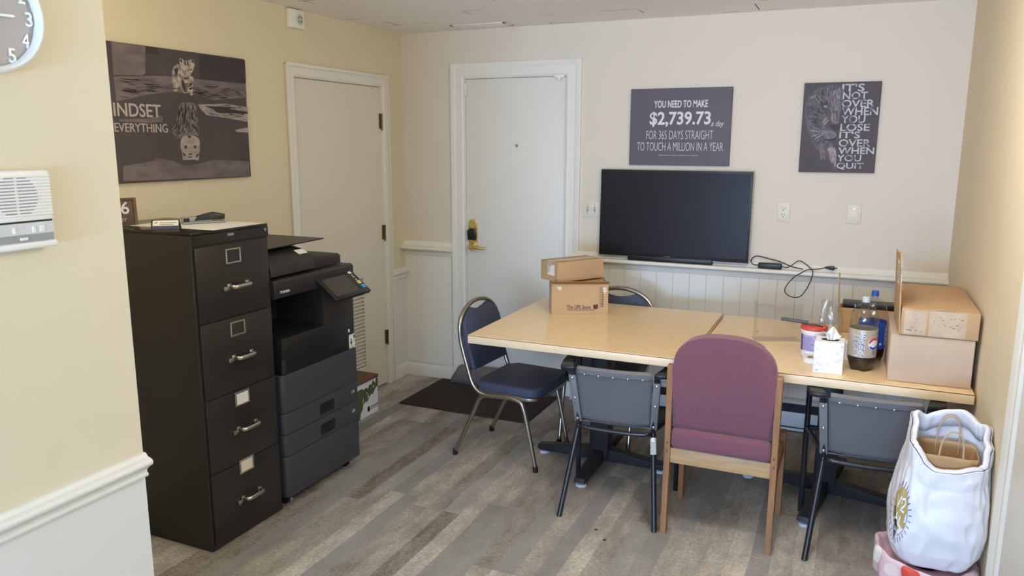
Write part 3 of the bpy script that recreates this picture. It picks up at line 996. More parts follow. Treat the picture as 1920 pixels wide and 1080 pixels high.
def words(t, axis, items, m, th=.0022, d=.0225, name='lettering'):
    b = MB()
    for (s, (p, q), off, sh) in items:
        w, h = abs(q[0] - p[0]), abs(p[1] - q[1])
        c = ((p[0] + q[0]) / 2, (p[1] + q[1]) / 2)
        if axis == 'x':
            b.text(s, (d, c[0], c[1]), Y, Z, w, h, th, off, sh)
        else:
            b.text(s, (c[0], -d, c[1]), X, Z, w, h, th, off, sh)
    return b.build(name, m, t, smooth=False)


t = canvas('canvas_print', 'dark canvas print of a kitten whose reflection is a tiger, above the filing cabinet', 'x', -2.43, -1.523, 1.488, 2.076, 'canvas', (0, -1.98, 1.488))
P = P1
printing(t, 'printed_picture', 'x', [
    (P['night'], 'p_dark'), (P['bumper'], 'p_mid'), (P['post'], 'p_dark'), (P['pavement'], 'p_mid'), (P['puddle'], 'p_light'), (P['puddle2'], 'p_light'),
    (P['ripple'], 'p_dark'), (P['shore'], 'p_mid'), (P['wave'], 'p_mid')])
printing(t, 'printed_kitten', 'x', [(P['tail'], 'p_mid'), (P['body'], 'p_fur'), (P['head'], 'p_fur')] + [(P['s%d' % i], 'p_dark') for i in range(1, 12)], 10)
printing(t, 'printed_tiger', 'x', [(P['tbody'], 'p_tiger'), (P['thead'], 'p_light'), (P['tl'], 'p_fur')] + [(P[k], 'p_dark') for k in ('t1', 't2', 't3', 't4', 't5', 't6', 'te1', 'te2', 'tn', 'tf1', 'tf2', 'tf3', 'tf4')], 10)
flat_strokes(t, 'printed_fur', 'x', strokes(5, 90, (-2.02, -1.80, 1.58, 1.84), lambda q: 1.57 + (q[0] + 1.90) * 6, .035, .0022, soft(P['tbody'])), 'p_dark', .0248)
flat_strokes(t, 'printed_fur', 'x', strokes(6, 70, (-2.02, -1.80, 1.56, 1.84), lambda q: 1.57 + (q[0] + 1.90) * 6, .025, .0014, soft(P['tbody'])), 'p_fur', .0250)
flat_strokes(t, 'printed_water_lines', 'x', strokes(8, 60, (-1.87, -1.52, 1.76, 1.86), lambda q: 0, .05, .0016, soft(P['puddle'])), 'p_dark', .0246)
flat_strokes(t, 'printed_water_lines', 'x', strokes(9, 70, (-2.29, -1.53, 1.84, 1.93), lambda q: -.05, .09, .0022, P['pavement']), 'p_dark', .0243)
words(t, 'x', [('MINDSET', ((-2.374, P['mindset'][0][1]), (-2.071, P['mindset'][1][1])), .012, 0)], 'p_word', name='bold_lettering')
words(t, 'x', [('IS', ((-2.40, P['everything'][0][1]), (-2.352, P['everything'][1][1])), .004, 0)], 'p_word')
words(t, 'x', [('EVERYTHING', ((-2.318, P['everything'][0][1]), (-2.040, P['everything'][1][1])), .004, 0)], 'p_word')

t = canvas('canvas_print', 'gray canvas print about earning a million, above the television', 'y', 1.62, 2.215, 1.533, 1.981, 'canvas_gray', (1.917, 0, 1.533))
P = P2
words(t, 'y', [('YOU NEED TO MAKE', P['l0'], .018, 0), ('$2,739.73', P['l1'], .022, 0)], 'p_white', name='bold_lettering')
words(t, 'y', [('a day', P['l2'], 0, .35)], 'p_white', name='script_lettering')
words(t, 'y', [('FOR 365 DAYS STRAIGHT', P['l3'], -.016, 0), ('TO TOUCH A MILLION IN A YEAR', P['l4'], -.016, 0),
               ('RICH IS NOT A GOAL, A MILLION IN A YEAR IS', P['l5'], .005, 0)], 'p_white')

t = canvas('canvas_print', 'dark canvas print with half a lion face and worn white words', 'y', 2.597, 2.983, 1.507, 1.99, 'canvas', (2.79, 0, 1.507))
P = P3
printing(t, 'printed_lion', 'y', [(P['face'], 'p_lion'), (P['brow'], 'p_lion2'), (P['socket'], 'p_dark'), (P['eye'], 'p_light'), (P['bridge'], 'p_lion2'), (P['muzzle'], 'p_lion2'), (P['nose'], 'p_dark'),
    (P['mouth'], 'p_dark'), (P['beard'], 'p_light'), (P['beard2'], 'p_mid'), (P['tuft'], 'p_lion2')] + [(P[k], 'p_light') for k in ('w1', 'w2', 'w3', 'w4', 'c1', 'c2')])
mz = (2.765, 1.742)
fl = lambda q: math.atan2(q[1] - mz[1], q[0] - mz[0])
ff = soft(P['face'])
flat_strokes(t, 'printed_fur', 'y', strokes(1, 260, (2.60, 2.80, 1.51, 1.985), fl, .035, .0013, ff), 'p_dark', .0244)
flat_strokes(t, 'printed_fur', 'y', strokes(2, 240, (2.60, 2.80, 1.51, 1.985), fl, .030, .0009, ff), 'p_light', .0246)
words(t, 'y', [(s, P['l%d' % i], .016, 0) for i, s in enumerate(("IT'S", 'NOT', 'OVER', 'WHEN', 'YOU', 'LOSE', "IT'S", 'OVER', 'WHEN', 'YOU', 'QUIT'))], 'p_word_lion')

# ---- television leaning on the ledge
t = thing('television', 'black flat television leaning on the white ledge', 'television', (1.905, -.05, .955))
tx0, tx1, tz0, tz1 = 1.453, 2.358, .976, 1.503
rx = Matrix.Rotation(R(-1.6), 3, 'X')
pv = (1.905, -.03, tz0)
b = MB(); b.box((tx0, -.058, tz0), (tx1, -.03, tz1), .004, rot=rx, piv=pv); b.box((tx0 + .1, -.03, tz0 + .05), (tx1 - .1, -.020, tz1 - .1), .004, rot=rx, piv=pv)
b.build('housing', 'black_plastic', t)
b = MB(); b.box((tx0 + .012, -.0595, tz0 + .022), (tx1 - .012, -.0575, tz1 - .012), rot=rx, piv=pv); b.build('screen', 'screen', t)
b = MB(); b.box((tx0 - .003, -.052, tz0 - .004), (tx1 + .003, -.036, tz1 + .003), rot=rx, piv=pv); b.build('rim', 'gray', t)
b = MB(); b.box((1.64, -.066, .953), (2.155, -.03, .985), .006); b.build('stand', 'black_plastic', t)
b = MB(); b.text('SONY', (1.885, -.0605, tz0 + .0105), X, Z, .036, .008, .0006, .01); b.build('lettering', 'gray', t, smooth=False)

# ---- wall plates
t = thing('light_switch', 'two-gang almond light switch between the back door and the television', 'switch', (1.373, 0, 1.2))
b = MB(); b.box((1.322, -.007, 1.2), (1.437, 0, 1.304), .003); b.build('cover_plate', 'almond', t)
for x in (1.356, 1.402):
    b = MB(); b.box((x - .005, -.016, 1.25), (x + .005, -.006, 1.264), .002, rot=Matrix.Rotation(R(25), 3, 'X')); b.build('toggle', 'almond', t)
for x in (1.356, 1.402):
    b = MB(); b.box((x - .006, -.0075, 1.238), (x + .006, -.0068, 1.268)); b.build('toggle_slot', 'gray', t)
    for z in (1.226, 1.280):
        b = MB(); b.cyl((x, -.006, z), (x, -.0085, z), .003, seg=10); b.build('screw', 'gray', t)
t = thing('power_outlet', 'almond duplex power outlet on the wall between the television and the blank plate', 'outlet', (2.53, 0, 1.222))
b = MB(); b.box((2.494, -.007, 1.222), (2.566, 0, 1.334), .003); b.build('cover_plate', 'almond', t)
for z in (1.259, 1.297):
    b = MB(); b.prism(arc(.002, 0, .016, -60, 60, 6) + arc(-.002, 0, .016, 120, 240, 6), (2.53, -.006, z), X, Z, (0, -.004, 0))
    f = b.build('socket', 'almond', t)
    b = MB(); b.box((2.522, -.0108, z), (2.5245, -.0098, z + .009)); b.box((2.5355, -.0108, z), (2.538, -.0098, z + .008)); b.cyl((2.53, -.0108, z - .007), (2.53, -.0098, z - .007), .003, seg=10)
    b.build('slots', 'ink', f)
t = thing('blank_plate', 'almond blank wall plate below the lion print', 'wall plate', (2.9, 0, 1.226))
b = MB(); b.box((2.863, -.007, 1.226), (2.938, 0, 1.334), .003); b.build('cover_plate', 'almond', t)
b = MB(); b.cyl((2.9, -.006, 1.31), (2.9, -.0085, 1.31), .003, seg=10); b.build('screw', 'steel', t)

# ---- power adapter on the ledge
t = thing('power_adapter', 'black power adapter with looped cord on the white ledge', 'power adapter', (2.47, -.04, .952))
b = MB(); b.box((2.415, -.062, .953), (2.545, -.022, .985), .006, seg=3); b.build('brick', 'black_plastic', t)
b = MB()
b.tube([(2.415, -.042, .968), (2.385, -.043, .972), (2.372, -.03, .995), (2.40, -.02, 1.018), (2.46, -.018, 1.008), (2.53, -.02, .993), (2.60, -.03, .97), (2.66, -.05, .962)], .0028, 8, smooth=6)
b.tube([(2.545, -.042, .968), (2.575, -.045, .966), (2.605, -.035, .985), (2.635, -.025, 1.005), (2.67, -.03, .99), (2.705, -.05, .965), (2.715, -.082, .948),
        (2.705, -.086, .90), (2.685, -.086, .85), (2.655, -.088, .81), (2.61, -.088, .806), (2.575, -.087, .83), (2.582, -.086, .87), (2.62, -.084, .92), (2.66, -.08, .95), (2.685, -.06, .962), (2.74, -.03, .966), (2.78, -.028, .978)], .0026, 8, smooth=6)
b.build('cord', 'ink', t)
b = MB(); b.cyl((2.775, -.028, .977), (2.80, -.026, .976), .006, .009, seg=12); b.box((2.80, -.04, .966), (2.824, -.014, .986), .003)
b.box((2.822, -.036, .974), (2.838, -.034, .979)); b.box((2.822, -.020, .974), (2.838, -.018, .979)); b.build('plug', 'black_plastic', t)


# ================================================================== filing cabinet
kx0, kx1, ky0, ky1, kz = .012, .607, -2.503, -2.078, 1.322
t = thing('filing_cabinet', 'tall black four-drawer filing cabinet beside the office copier', 'filing cabinet', ((kx0 + kx1) / 2, (ky0 + ky1) / 2, 0))
b = MB(); b.box((kx0, ky0, 0), (kx1 - .006, ky1, kz - .012), .003, seg=1); b.build('body', 'black_metal', t)
b = MB(); b.box((kx0, ky0, kz - .012), (kx1, ky1, kz), .004); b.box((kx1 - .006, ky0, kz - .055), (kx1, ky1, kz - .012), .002, seg=1); b.build('top', 'black_top', t)
b = MB(); b.cyl((kx1, ky1 - .025, kz - .024), (kx1 + .007, ky1 - .025, kz - .024), .008, seg=20); b.cyl((kx1 + .006, ky1 - .025, kz - .024), (kx1 + .008, ky1 - .025, kz - .024), .005, seg=16); b.build('lock', 'steel', t)
b = MB(); b.box((kx1 - .001, -2.315, kz - .030), (kx1 + .001, -2.281, kz - .020)); b.build('maker_plate', 'steel', t)
dz = [(.03, .3285), (.3305, .6435), (.6455, .9565), (.9585, 1.262)]
for i, (z0, z1) in enumerate(dz):
    b = MB(); b.box((kx1 - .008, ky0 + .012, z0), (kx1 + .002, ky1 - .012, z1), .004)
    dr = b.build('drawer', 'black_metal', t)
    zc = z0 + (.176, .165, .157, .149)[i] + .103 - .01
    lc = (.307, .606, .907, 1.21)[i]
    b = MB()
    for a, c in (((0, -.042, -.031), (.006, .042, -.024)), ((0, -.042, .024), (.006, .042, .031)), ((0, -.042, -.024), (.006, -.034, .024)), ((0, .034, -.024), (.006, .042, .024))):
        b.box((kx1 + .001 + a[0], -2.295 + a[1], lc + a[2]), (kx1 + .001 + c[0], -2.295 + c[1], lc + c[2]), .0015, seg=1)
    b.build('label_holder', 'steel', dr)
    if i < 2:
        b = MB(); b.box((kx1 + .002, -2.329, lc - .024), (kx1 + .0035, -2.261, lc + .024)); b.build('label_card', 'label_paper' if i == 0 else 'paper', dr)
    hc = (.165, .477, .787, 1.086)[i]
    b = MB()
    b.tube([(kx1, -2.326, hc), (kx1 + .02, -2.325, hc), (kx1 + .032, -2.316, hc), (kx1 + .034, -2.276, hc), (kx1 + .032, -2.238, hc), (kx1 + .02, -2.228, hc), (kx1, -2.227, hc)], .0072, 10, smooth=3, r2=.009)
    b.box((kx1, -2.338, hc - .013), (kx1 + .006, -2.316, hc + .013), .002); b.box((kx1, -2.236, hc - .013), (kx1 + .006, -2.216, hc + .013), .002)
    b.build('handle', 'steel', dr)
    b = MB(); b.box((kx1, -2.364, hc - .014), (kx1 + .014, -2.345, hc + .004), .002); b.build('thumb_latch', 'steel', dr)
b = MB(); b.box((kx1 - .007, ky0 + .004, .008), (kx1 - .001, ky1 - .004, .03)); b.build('kick_plate', 'black_metal', t)

# things on the cabinet
T = kz
b = MB(); b.box((.16, -2.395, T), (.60, -2.092, T + .0008), rot=Matrix.Rotation(R(2), 3, 'Z'))
tag(b.build('paper_sheet', 'paper', smooth=False), 'large white paper sheet lying across the filing cabinet top', 'paper')
t = thing('number_plaque', 'dark wooden plaque with a white 6 standing at the back of the filing cabinet', 'plaque', (.16, -2.41, T))
rx = Matrix.Rotation(R(8), 3, 'Y')
u = Vector((.35, .94, 0)).normalized()
n = Vector((.94, -.35, 0)).normalized()
o = Vector((.172, -2.345, T + .001)) - u * .158
b = MB(); b.obox(o, u * .14, -n * .014, Z * .112 - n * .008, .002); b.build('board', 'plaque', t)
b = MB(); b.obox(o + n * .001 + u * .128, u * .012, n * .003, Z * .112 - n * .008); b.obox(o + n * .001 + Z * .106, u * .128, n * .003, Z * .006); b.build('frame', 'box_lid', t)
b = MB(); b.text('6', o + u * .094 + Z * .072 + n * .0015 - n * .005, u, Z, .032, .052, .002, .012); b.build('numeral', 'p_white', t, smooth=False); b = MB(); b.text('ET', o + u * .085 + Z * .022 + n * .0015 - n * .002, u, Z, .022, .012, .001, .005); b.build('lettering', 'p_white', t, smooth=False)

# business card holder: a small black tent with a card on its front
t = thing('card_holder', 'small tent-shaped black holder with a white and blue business card', 'card holder', (.42, -2.46, T))
o, u = Vector((.391, -2.497, T)), Vector((.081, .066, 0))
n = Vector((.63, -.776, 0))
top = -n * .032 + Z * .038
b = MB(); b.obox(o, u, -n * .003, top); b.obox(o - n * .062, u, n * .003, n * .030 + Z * .038); b.build('tent', 'black_plastic', t)
b = MB(); nn = u.normalized().cross(top).normalized()
b.obox(o + u * .06 + top * .10 + nn * .0005, u * .9, top * .82, nn * .001); b.build('business_card', 'paper', t)
b = MB(); b.obox(o + u * .06 + top * .10 + nn * .0016, u * .9, top * .30, nn * .0003)
b.build('blue_band', 'navy', t, smooth=False); b = MB(); b.text('UB', o + u * .17 + top * .70 + nn * .0016, u.normalized(), top.normalized(), .009, .007, .0004, .02)
b.obox(o + u * .30 + top * .66 + nn * .0016, u * .6, top * .05, nn * .0003); b.obox(o + u * .30 + top * .52 + nn * .0016, u * .5, top * .04, nn * .0003); b.build('print', 'navy', t, smooth=False)

# stapler
sa = math.atan2(.14, .08)
t = thing('stapler', 'gray and black stapler lying on paper on the filing cabinet', 'stapler', (.37, -2.205, T + .001), sa)
b = MB(); b.box((-.088, -.02, .001), (.088, .02, .009), .003); b.box((-.088, -.016, .009), (.035, .016, .030), .004); b.build('base', 'gray', t, w=False)
b = MB(); b.prism([(-.045, .012), (.085, .014), (.088, .036), (.045, .046), (.01, .040), (-.03, .030)], (0, -.017, 0), X, Z, (0, .034, 0), bevel=.004); b.build('top_arm', 'black_plastic', t, w=False)
b = MB(); b.box((-.084, -.0172, .011), (-.06, -.0155, .026)); b.build('sticker', 'ink', t, w=False)

# ================================================================== copier
t = thing('copier', 'black office copier with slate drawers and a tilted touch panel', 'copier', (.32, -1.775, 0))
cx, ya, yb = .62, -2.055, -1.495
b = MB(); b.box((.04, ya + .02, .045), (.56, yb - .015, .632), .006); b.build('lower_body', 'black_plastic', t)
for z0, z1, nm in ((.452, .630, 'front_cover'), (.349, .449, 'paper_tray'), (.245, .346, 'paper_tray'), (.045, .242, 'storage_door')):
    b = MB()
    poly = [(.54, ya), (cx - .022, ya)] + [(cx - .022 + .022 * math.sin(R(a)), ya + .022 - .022 * math.cos(R(a))) for a in (15, 35, 55, 75, 90)] + [(cx, yb), (.54, yb)]
    b.prism(poly, (0, 0, z0), X, Y, (0, 0, z1 - z0), bevel=.003)
    p = b.build(nm, 'copier_gray', t)
    if nm == 'paper_tray':
        zc = (z0 + z1) / 2
        q = MB(); q.prism([(-.056, -.026), (.048, -.026), (.056, -.018), (.056, .028), (-.046, .028), (-.056, .018)], (cx - .001, -1.747, zc - .008), Y, Z, (.002, 0, 0), bevel=.0008); q.build('finger_grip', 'black_plastic', p)
        q = MB(); q.text('LTR', (cx + .0004, -1.533, zc + .006), Y, Z, .026, .016, .0008, .01); q.build('lettering', 'white_gray', p, smooth=False)
b = MB(); b.box((.05, ya + .012, .628), (cx - .002, yb - .004, .80), .008); b.build('engine_body', 'black_plastic', t)
b = MB(); b.box((.05, ya + .012, .78), (.33, yb - .004, .985), .004); b.box((.05, -1.735, .65), (cx - .004, yb, .985), .006); b.box((.05, ya + .012, .78), (.5, ya + .04, .985), .004)
b.build('rear_body', 'copier', t)
b = MB(); b.obox((.33, ya + .045, .80), (.27, 0, -.03), (0, .275, 0), (0, 0, .012)); b.build('output_tray', 'black_plastic', t)
b = MB(); b.box((cx - .012, ya + .004, .632), (cx + .001, ya + .03, .70), .005); b.build('corner_post', 'copier', t)
b = MB(); b.prism([(.05, .975), (.50, .975), (cx - .008, .985), (cx, 1.0), (cx, 1.055), (cx - .012, 1.066), (.05, 1.066)], (0, ya - .016, 0), X, Z, (0, yb - ya + .02, 0), bevel=.004); b.build('scanner', 'copier', t)
b = MB(); b.text('TOSHIBA', (cx + .0004, -2.008, 1.012), Y, Z, .066, .011, .0008, .016); b.build('lettering', 'white', t, smooth=False)
# document feeder
b = MB()
b.prism([(.07, 1.07), (.575, 1.07), (.592, 1.08), (.592, 1.118), (.575, 1.142), (.525, 1.170), (.44, 1.184), (.20, 1.184), (.08, 1.16)], (0, ya - .005, 0), X, Z, (0, .30, 0), bevel=.006)
b.build('document_feeder', 'copier', t)
b = MB(); b.prism([(.07, 1.07), (.565, 1.07), (.565, 1.108), (.55, 1.118), (.07, 1.118)], (0, -1.755, 0), X, Z, (0, .235, 0), bevel=.004); b.prism([(.10, 1.115), (.46, 1.115), (.44, 1.155), (.12, 1.16)], (0, -1.76, 0), X, Z, (0, .08, 0), bevel=.004); b.build('platen_cover', 'copier', t)
b = MB(); b.obox((.15, -2.02, 1.190), (.38, 0, .0), (0, .42, .006), (0, 0, .006), .002, seg=1); b.box((.2, -1.79, 1.15), (.44, -1.75, 1.192), .004); b.build('feeder_tray', 'black_plastic', t)
b = MB(); b.obox((.562, -1.83, 1.1515), (0, .062, 0), (-.030, 0, .0168), (.0006, 0, .0012)); b.build('sticker', 'white', t)
# touch panel
P0 = Vector((.735, -1.785, .940)); pu = Vector((0, .280, 0)); pv_ = Vector((-.118, 0, .094)); pn = pu.cross(pv_).normalized()
b = MB(); b.obox(P0 - pn * .02, pu, pv_, pn * .02, .005, seg=3); pan = b.build('touch_panel', 'black_plastic', t)
b = MB(); b.obox(P0 + pu * .07 + pv_ * .13 + pn * .0002, pu * .66, pv_ * .75, pn * .0008); b.build('screen', 'lcd', pan)
b = MB(); b.obox(P0 + pu * .86 + pv_ * .18 + pn * .0003, pu * .10, pv_ * .15, pn * .002, .0005, seg=1); b.build('blue_button', 'blue_btn', pan)
b = MB(); b.obox(P0 + pu * .84 + pv_ * .38 + pn * .0003, pu * .10, pv_ * .14, pn * .002, .0005, seg=1); b.build('yellow_button', 'yellow_btn', pan)
b = MB(); b.obox(P0 + pu * .84 + pv_ * .86 + pn * .0003, pu * .08, pv_ * .09, pn * .002, .0005, seg=1)
for k in (.56, .68, .76):
    b.obox(P0 + pu * .87 + pv_ * k + pn * .0003, pu * .025, pv_ * .04, pn * .001)
b.build('white_button', 'white', pan)
b = MB(); b.box((.55, -1.72, .95), (.66, -1.60, .985), .006, rot=Matrix.Rotation(R(20), 3, 'Y')); b.build('panel_arm', 'copier', t)
b = MB(); b.box((cx - .006, -1.548, .636), (cx + .0005, yb - .006, .706)); b.build('warning_label', 'white', t)
b = MB(); b.box((cx + .0004, -1.512, .683), (cx + .001, yb - .008, .70)); b.box((cx + .0004, -1.541, .662), (cx + .001, -1.524, .668)); b.box((cx + .0004, -1.536, .652), (cx + .001, -1.529, .685)); b.box((cx + .0004, -1.516, .672), (cx + .001, -1.504, .674)); b.box((cx + .0004, -1.516, .664), (cx + .001, -1.504, .666)); b.box((cx + .0004, -1.541, .641), (cx + .001, -1.508, .643)); b.build('warning_print', 'ink', t)
b = MB(); b.box((cx - .004, -1.552, .722), (cx + .001, -1.543, .737)); b.build('small_sticker', 'white', t)
for x, y in ((.57, ya + .035), (.57, yb - .06), (.10, ya + .035), (.10, yb - .06)):
    b = MB(); b.cyl((x, y - .012, .026), (x, y + .012, .026), .025, seg=20); b.prism([(-.03, .02), (.02, .012), (.034, .03), (.03, .05), (-.03, .05)], (x, y - .016, 0), X, Z, (0, .032, 0), bevel=.004)
    c = b.build('caster', 'black_plastic', t)
    b = MB(); b.cyl((x + .034, y, .026), (x + .036, y, .026), .008, seg=12); b.build('axle_cap', 'gray', c)

# paper carton behind the copier
t = thing('paper_carton', 'white carton with green leaf print and brown lid behind the copier', 'carton', (.16, -.93, 0))
b = MB(); b.box((.03, -1.12, .001), (.255, -.772, .238), .002, seg=1); b.build('carton', 'tissue_box', t)
b = MB(); b.box((.026, -1.124, .222), (.259, -.768, .243), .002, seg=1); b.build('lid', 'box_lid', t)
b = MB()
lo = [(-.356, .0), (-.20, .0), (-.19, .045), (-.17, .06), (-.165, .085), (-.14, .10), (-.12, .095), (-.09, .12), (-.075, .135), (-.06, .125), (-.035, .15), (-.02, .165), (0, .16)]
hi = [(0, .21), (-.008, .222), (-.02, .218), (-.026, .19), (-.04, .205), (-.055, .212), (-.075, .19), (-.09, .2), (-.105, .175), (-.13, .19), (-.15, .18), (-.175, .195), (-.2, .19), (-.356, .2)]
b.prism(lo + hi, (.2552, -.772, 0), Y, Z, (.0006, 0, 0))
b.build('leaf_print', 'green', t, smooth=False)
b = MB()
for (y, z, w_, h_) in ((-.05, .175, .012, .014), (-.12, .15, .008, .018), (-.105, .125, .012, .025), (-.16, .11, .006, .05), (-.15, .085, .012, .012)):
    b.prism([(y + w_ * math.cos(a) * .5, z + h_ * math.sin(a) * .5) for a in [2 * PI * k / 10 for k in range(10)]], (.2559, -.772, 0), Y, Z, (.0004, 0, 0))
b.build('leaf_spots', 'paper', t, smooth=False)
b = MB(); b.prism([(-.105 + .014 * math.cos(a), .045 + .018 * math.sin(a)) for a in [2 * PI * k / 14 for k in range(14)]], (.2553, -.772, 0), Y, Z, (.0005, 0, 0)); b.build('logo_mark', 'ink', t, smooth=False); b = MB(); b.text('TRANSCEND', (.2556, -.772 - .043, .052), Y, Z, .085, .013, .0006, .003); b.box((.2552, -.772 - .085, .036), (.2558, -.772 - .005, .039)); b.build('lettering', 'ink', t, smooth=False)

# ================================================================== doormat and draft stopper
b = MB(); b.box((.30, -.605, .0), (1.20, -.03, .010), .004, seg=1)
tag(b.build('doormat', 'mat_pile'), 'dark brown doormat on the floor before the back door', 'doormat')
b = MB()
b.grid(lambda u, v: Vector((.405 + .80 * u, -.022 - .055 * math.cos(PI * v) * (1 if v < .5 else .3) - .012 + .006 * noise.noise(Vector((u * 9, v * 3, 0))),
                            .012 + (.115 + .02 * noise.noise(Vector((u * 6, v * 2, 3)))) * math.sin(PI * v) * min(1, 12 * u + .3, 12 * (1 - u) + .3))), 40, 14)
o = b.build('draft_stopper', 'draft', solid=.012, ang=60)
tag(o, 'gray fabric draft stopper lying along the bottom of the back door', 'draft stopper')


# ================================================================== tables
def table(name, label, x0, x1, y0, y1, zt, cx, cy, th=.042, turn=0, fl=.34):
    t = thing(name, label, 'table', (cx, cy, 0), group='square pedestal tables')
    b = MB(); b.box((x0 + .001, y0 + .001, zt - .003), (x1 - .001, y1 - .001, zt), .001, seg=1); b.build('tabletop', 'tabletop', t)
    b = MB(); b.box((x0 - .0003, y0 - .0003, zt - .0050), (x1 + .0003, y1 + .0003, zt - .0034)); b.build('edge_line', 'edge_line', t)
    b = MB(); b.box((x0, y0, zt - th), (x1, y1, zt - .003), .003); b.build('edge_band', 'tableedge', t)
    b = MB(); b.box((cx - .05, cy - .05, .05), (cx + .05, cy + .05, zt - th - .03), .006); b.build('column', 'table_base', t)
    b = MB(); b.box((cx - .3, cy - .03, zt - th - .035), (cx + .3, cy + .03, zt - th), .006); b.box((cx - .03, cy - .16, zt - th - .034), (cx + .03, cy + .16, zt - th), .006); b.build('top_bracket', 'table_base', t)
    for a in (turn, 90 + turn, 180 + turn, 270 + turn):
        d = Vector((math.cos(R(a)), math.sin(R(a)), 0)); q = Vector((-d.y, d.x, 0))
        b = MB(); b.prism([(.03, .02), (fl, .02), (fl + .015, .03), (fl + .01, .05), (.06, .085), (.03, .085)], Vector((cx, cy, 0)) - q * .028, d, Z, q * .056, bevel=.006)
        f = b.build('foot', 'table_base', t)
        b = MB(); b.lathe([(0, 0), (.026, 0), (.028, .004), (.022, .012), (.008, .014), (.008, .022), (0, .022)], Vector((cx, cy, 0)) + d * (fl - .02), seg=24); b.build('glide', 'glide', f)
    return t


table('pedestal_table', 'maple-topped square table with only two stacked cardboard boxes on its top', 1.243, 2.292, -1.452, -.447, .752, 1.775, -.955)
table('pedestal_table', 'slightly lower maple-topped square table covered with boxes, bottles and a tissue box', 2.297, 3.375, -1.418, -.40, .735, 2.872, -.885, turn=-10, fl=.385)

# ================================================================== blue banquet chairs
G = 'blue banquet chairs'


def banquet(label, loc, rz):
    """faces +y; origin on the floor under the seat centre"""
    t = thing('banquet_chair', label, 'chair', loc, rz, G)
    hw = .198
    k = {}
    b = MB()      # one bent tube per chair: side rails and the arched back
    side = lambda s: [(s * hw, .245, .012), (s * hw, .20, .22), (s * hw, .172, .33), (s * hw, .15, .362), (s * hw, .10, .374), (s * hw, -.02, .366), (s * hw, -.08, .372), (s * hw, -.125, .41), (s * hw, -.15, .47), (s * hw, -.198, .63), (s * hw, -.206, .70)]
    arch = [(hw * math.cos(R(a)), -.206 - .012 * math.sin(R(a)), .70 + .128 * math.sin(R(a))) for a in range(12, 170, 12)]
    b.tube(side(1)[3:] + arch + side(-1)[:2:-1], .0118, 12, smooth=4)
    b.build('back_frame', 'chair_tube', t, w=False)
    for s in (1, -1):
        b = MB(); b.tube(side(s)[:5], .0115, 12, smooth=5); b.build('leg', 'chair_tube', t, w=False)
        b = MB(); b.tube([(s * hw, -.03, .368), (s * hw, -.085, .345), (s * hw, -.13, .25), (s * hw, -.245, .012)], .0115, 12, smooth=4); b.build('leg', 'chair_tube', t, w=False)
        for y in (.245, -.245):
            b = MB(); b.cyl((s * hw, y, .0), (s * hw, y * .985, .03), .0145, seg=14); b.build('foot_cap', 'black_plastic', t, w=False)
    b = MB()      # back pad: arched sheet with a scooped grip opening at the top
    o = Vector((0, -.148, .44)); vv = Vector((0, -.060, .26)).normalized()
    H = .36
    poly = [(-.174, .04), (.174, .04), (.184, .18), (.186, .26)]
    poly += [(.186 * math.cos(R(a)), .26 + .122 * math.sin(R(a))) for a in (12, 24, 36, 48, 60)]
    poly += [(.06, .354), (.03, .345), (0, .342), (-.03, .345), (-.06, .354)]
    poly += [(.186 * math.cos(R(a)), .26 + .122 * math.sin(R(a))) for a in (120, 132, 144, 156, 168)]
    poly += [(-.186, .26), (-.184, .18)]
    b.prism(poly, o, X, vv, Vector((0, .030, .007)), bevel=.004); b.build('backrest', 'blue_fabric', t, w=False)
    b = MB()      # seat cushion
    pl = []
    for (cx_, cy_, a0) in ((.15, .19, 0), (-.15, .19, 90), (-.16, -.07, 180), (.16, -.07, 270)):
        pl += arc(cx_, cy_, .06 if cy_ > 0 else .04, a0, a0 + 90, 5)
    b.prism(pl, (0, 0, .387), X, Y, (0, 0, .052), bevel=.016); b.build('seat', 'blue_fabric', t, w=False)
    b = MB(); b.prism([(p[0] * 1.0, p[1] * 1.0) for p in pl], (0, 0, .372), X, Y, (0, 0, .018), bevel=.003); b.build('seat_rim', 'chair_tube', t, w=False)
    return t


ch = banquet('navy blue banquet chair with arched chrome back standing beside the doormat', (1.281, -1.005, 0), R(-94.4))
dup(ch, (1.684, -.572, 0), R(180), 'navy blue banquet chair mostly hidden behind a table, its arched top beside the stacked boxes')

# ================================================================== gray mesh sling chairs
G = 'gray sling armchairs'


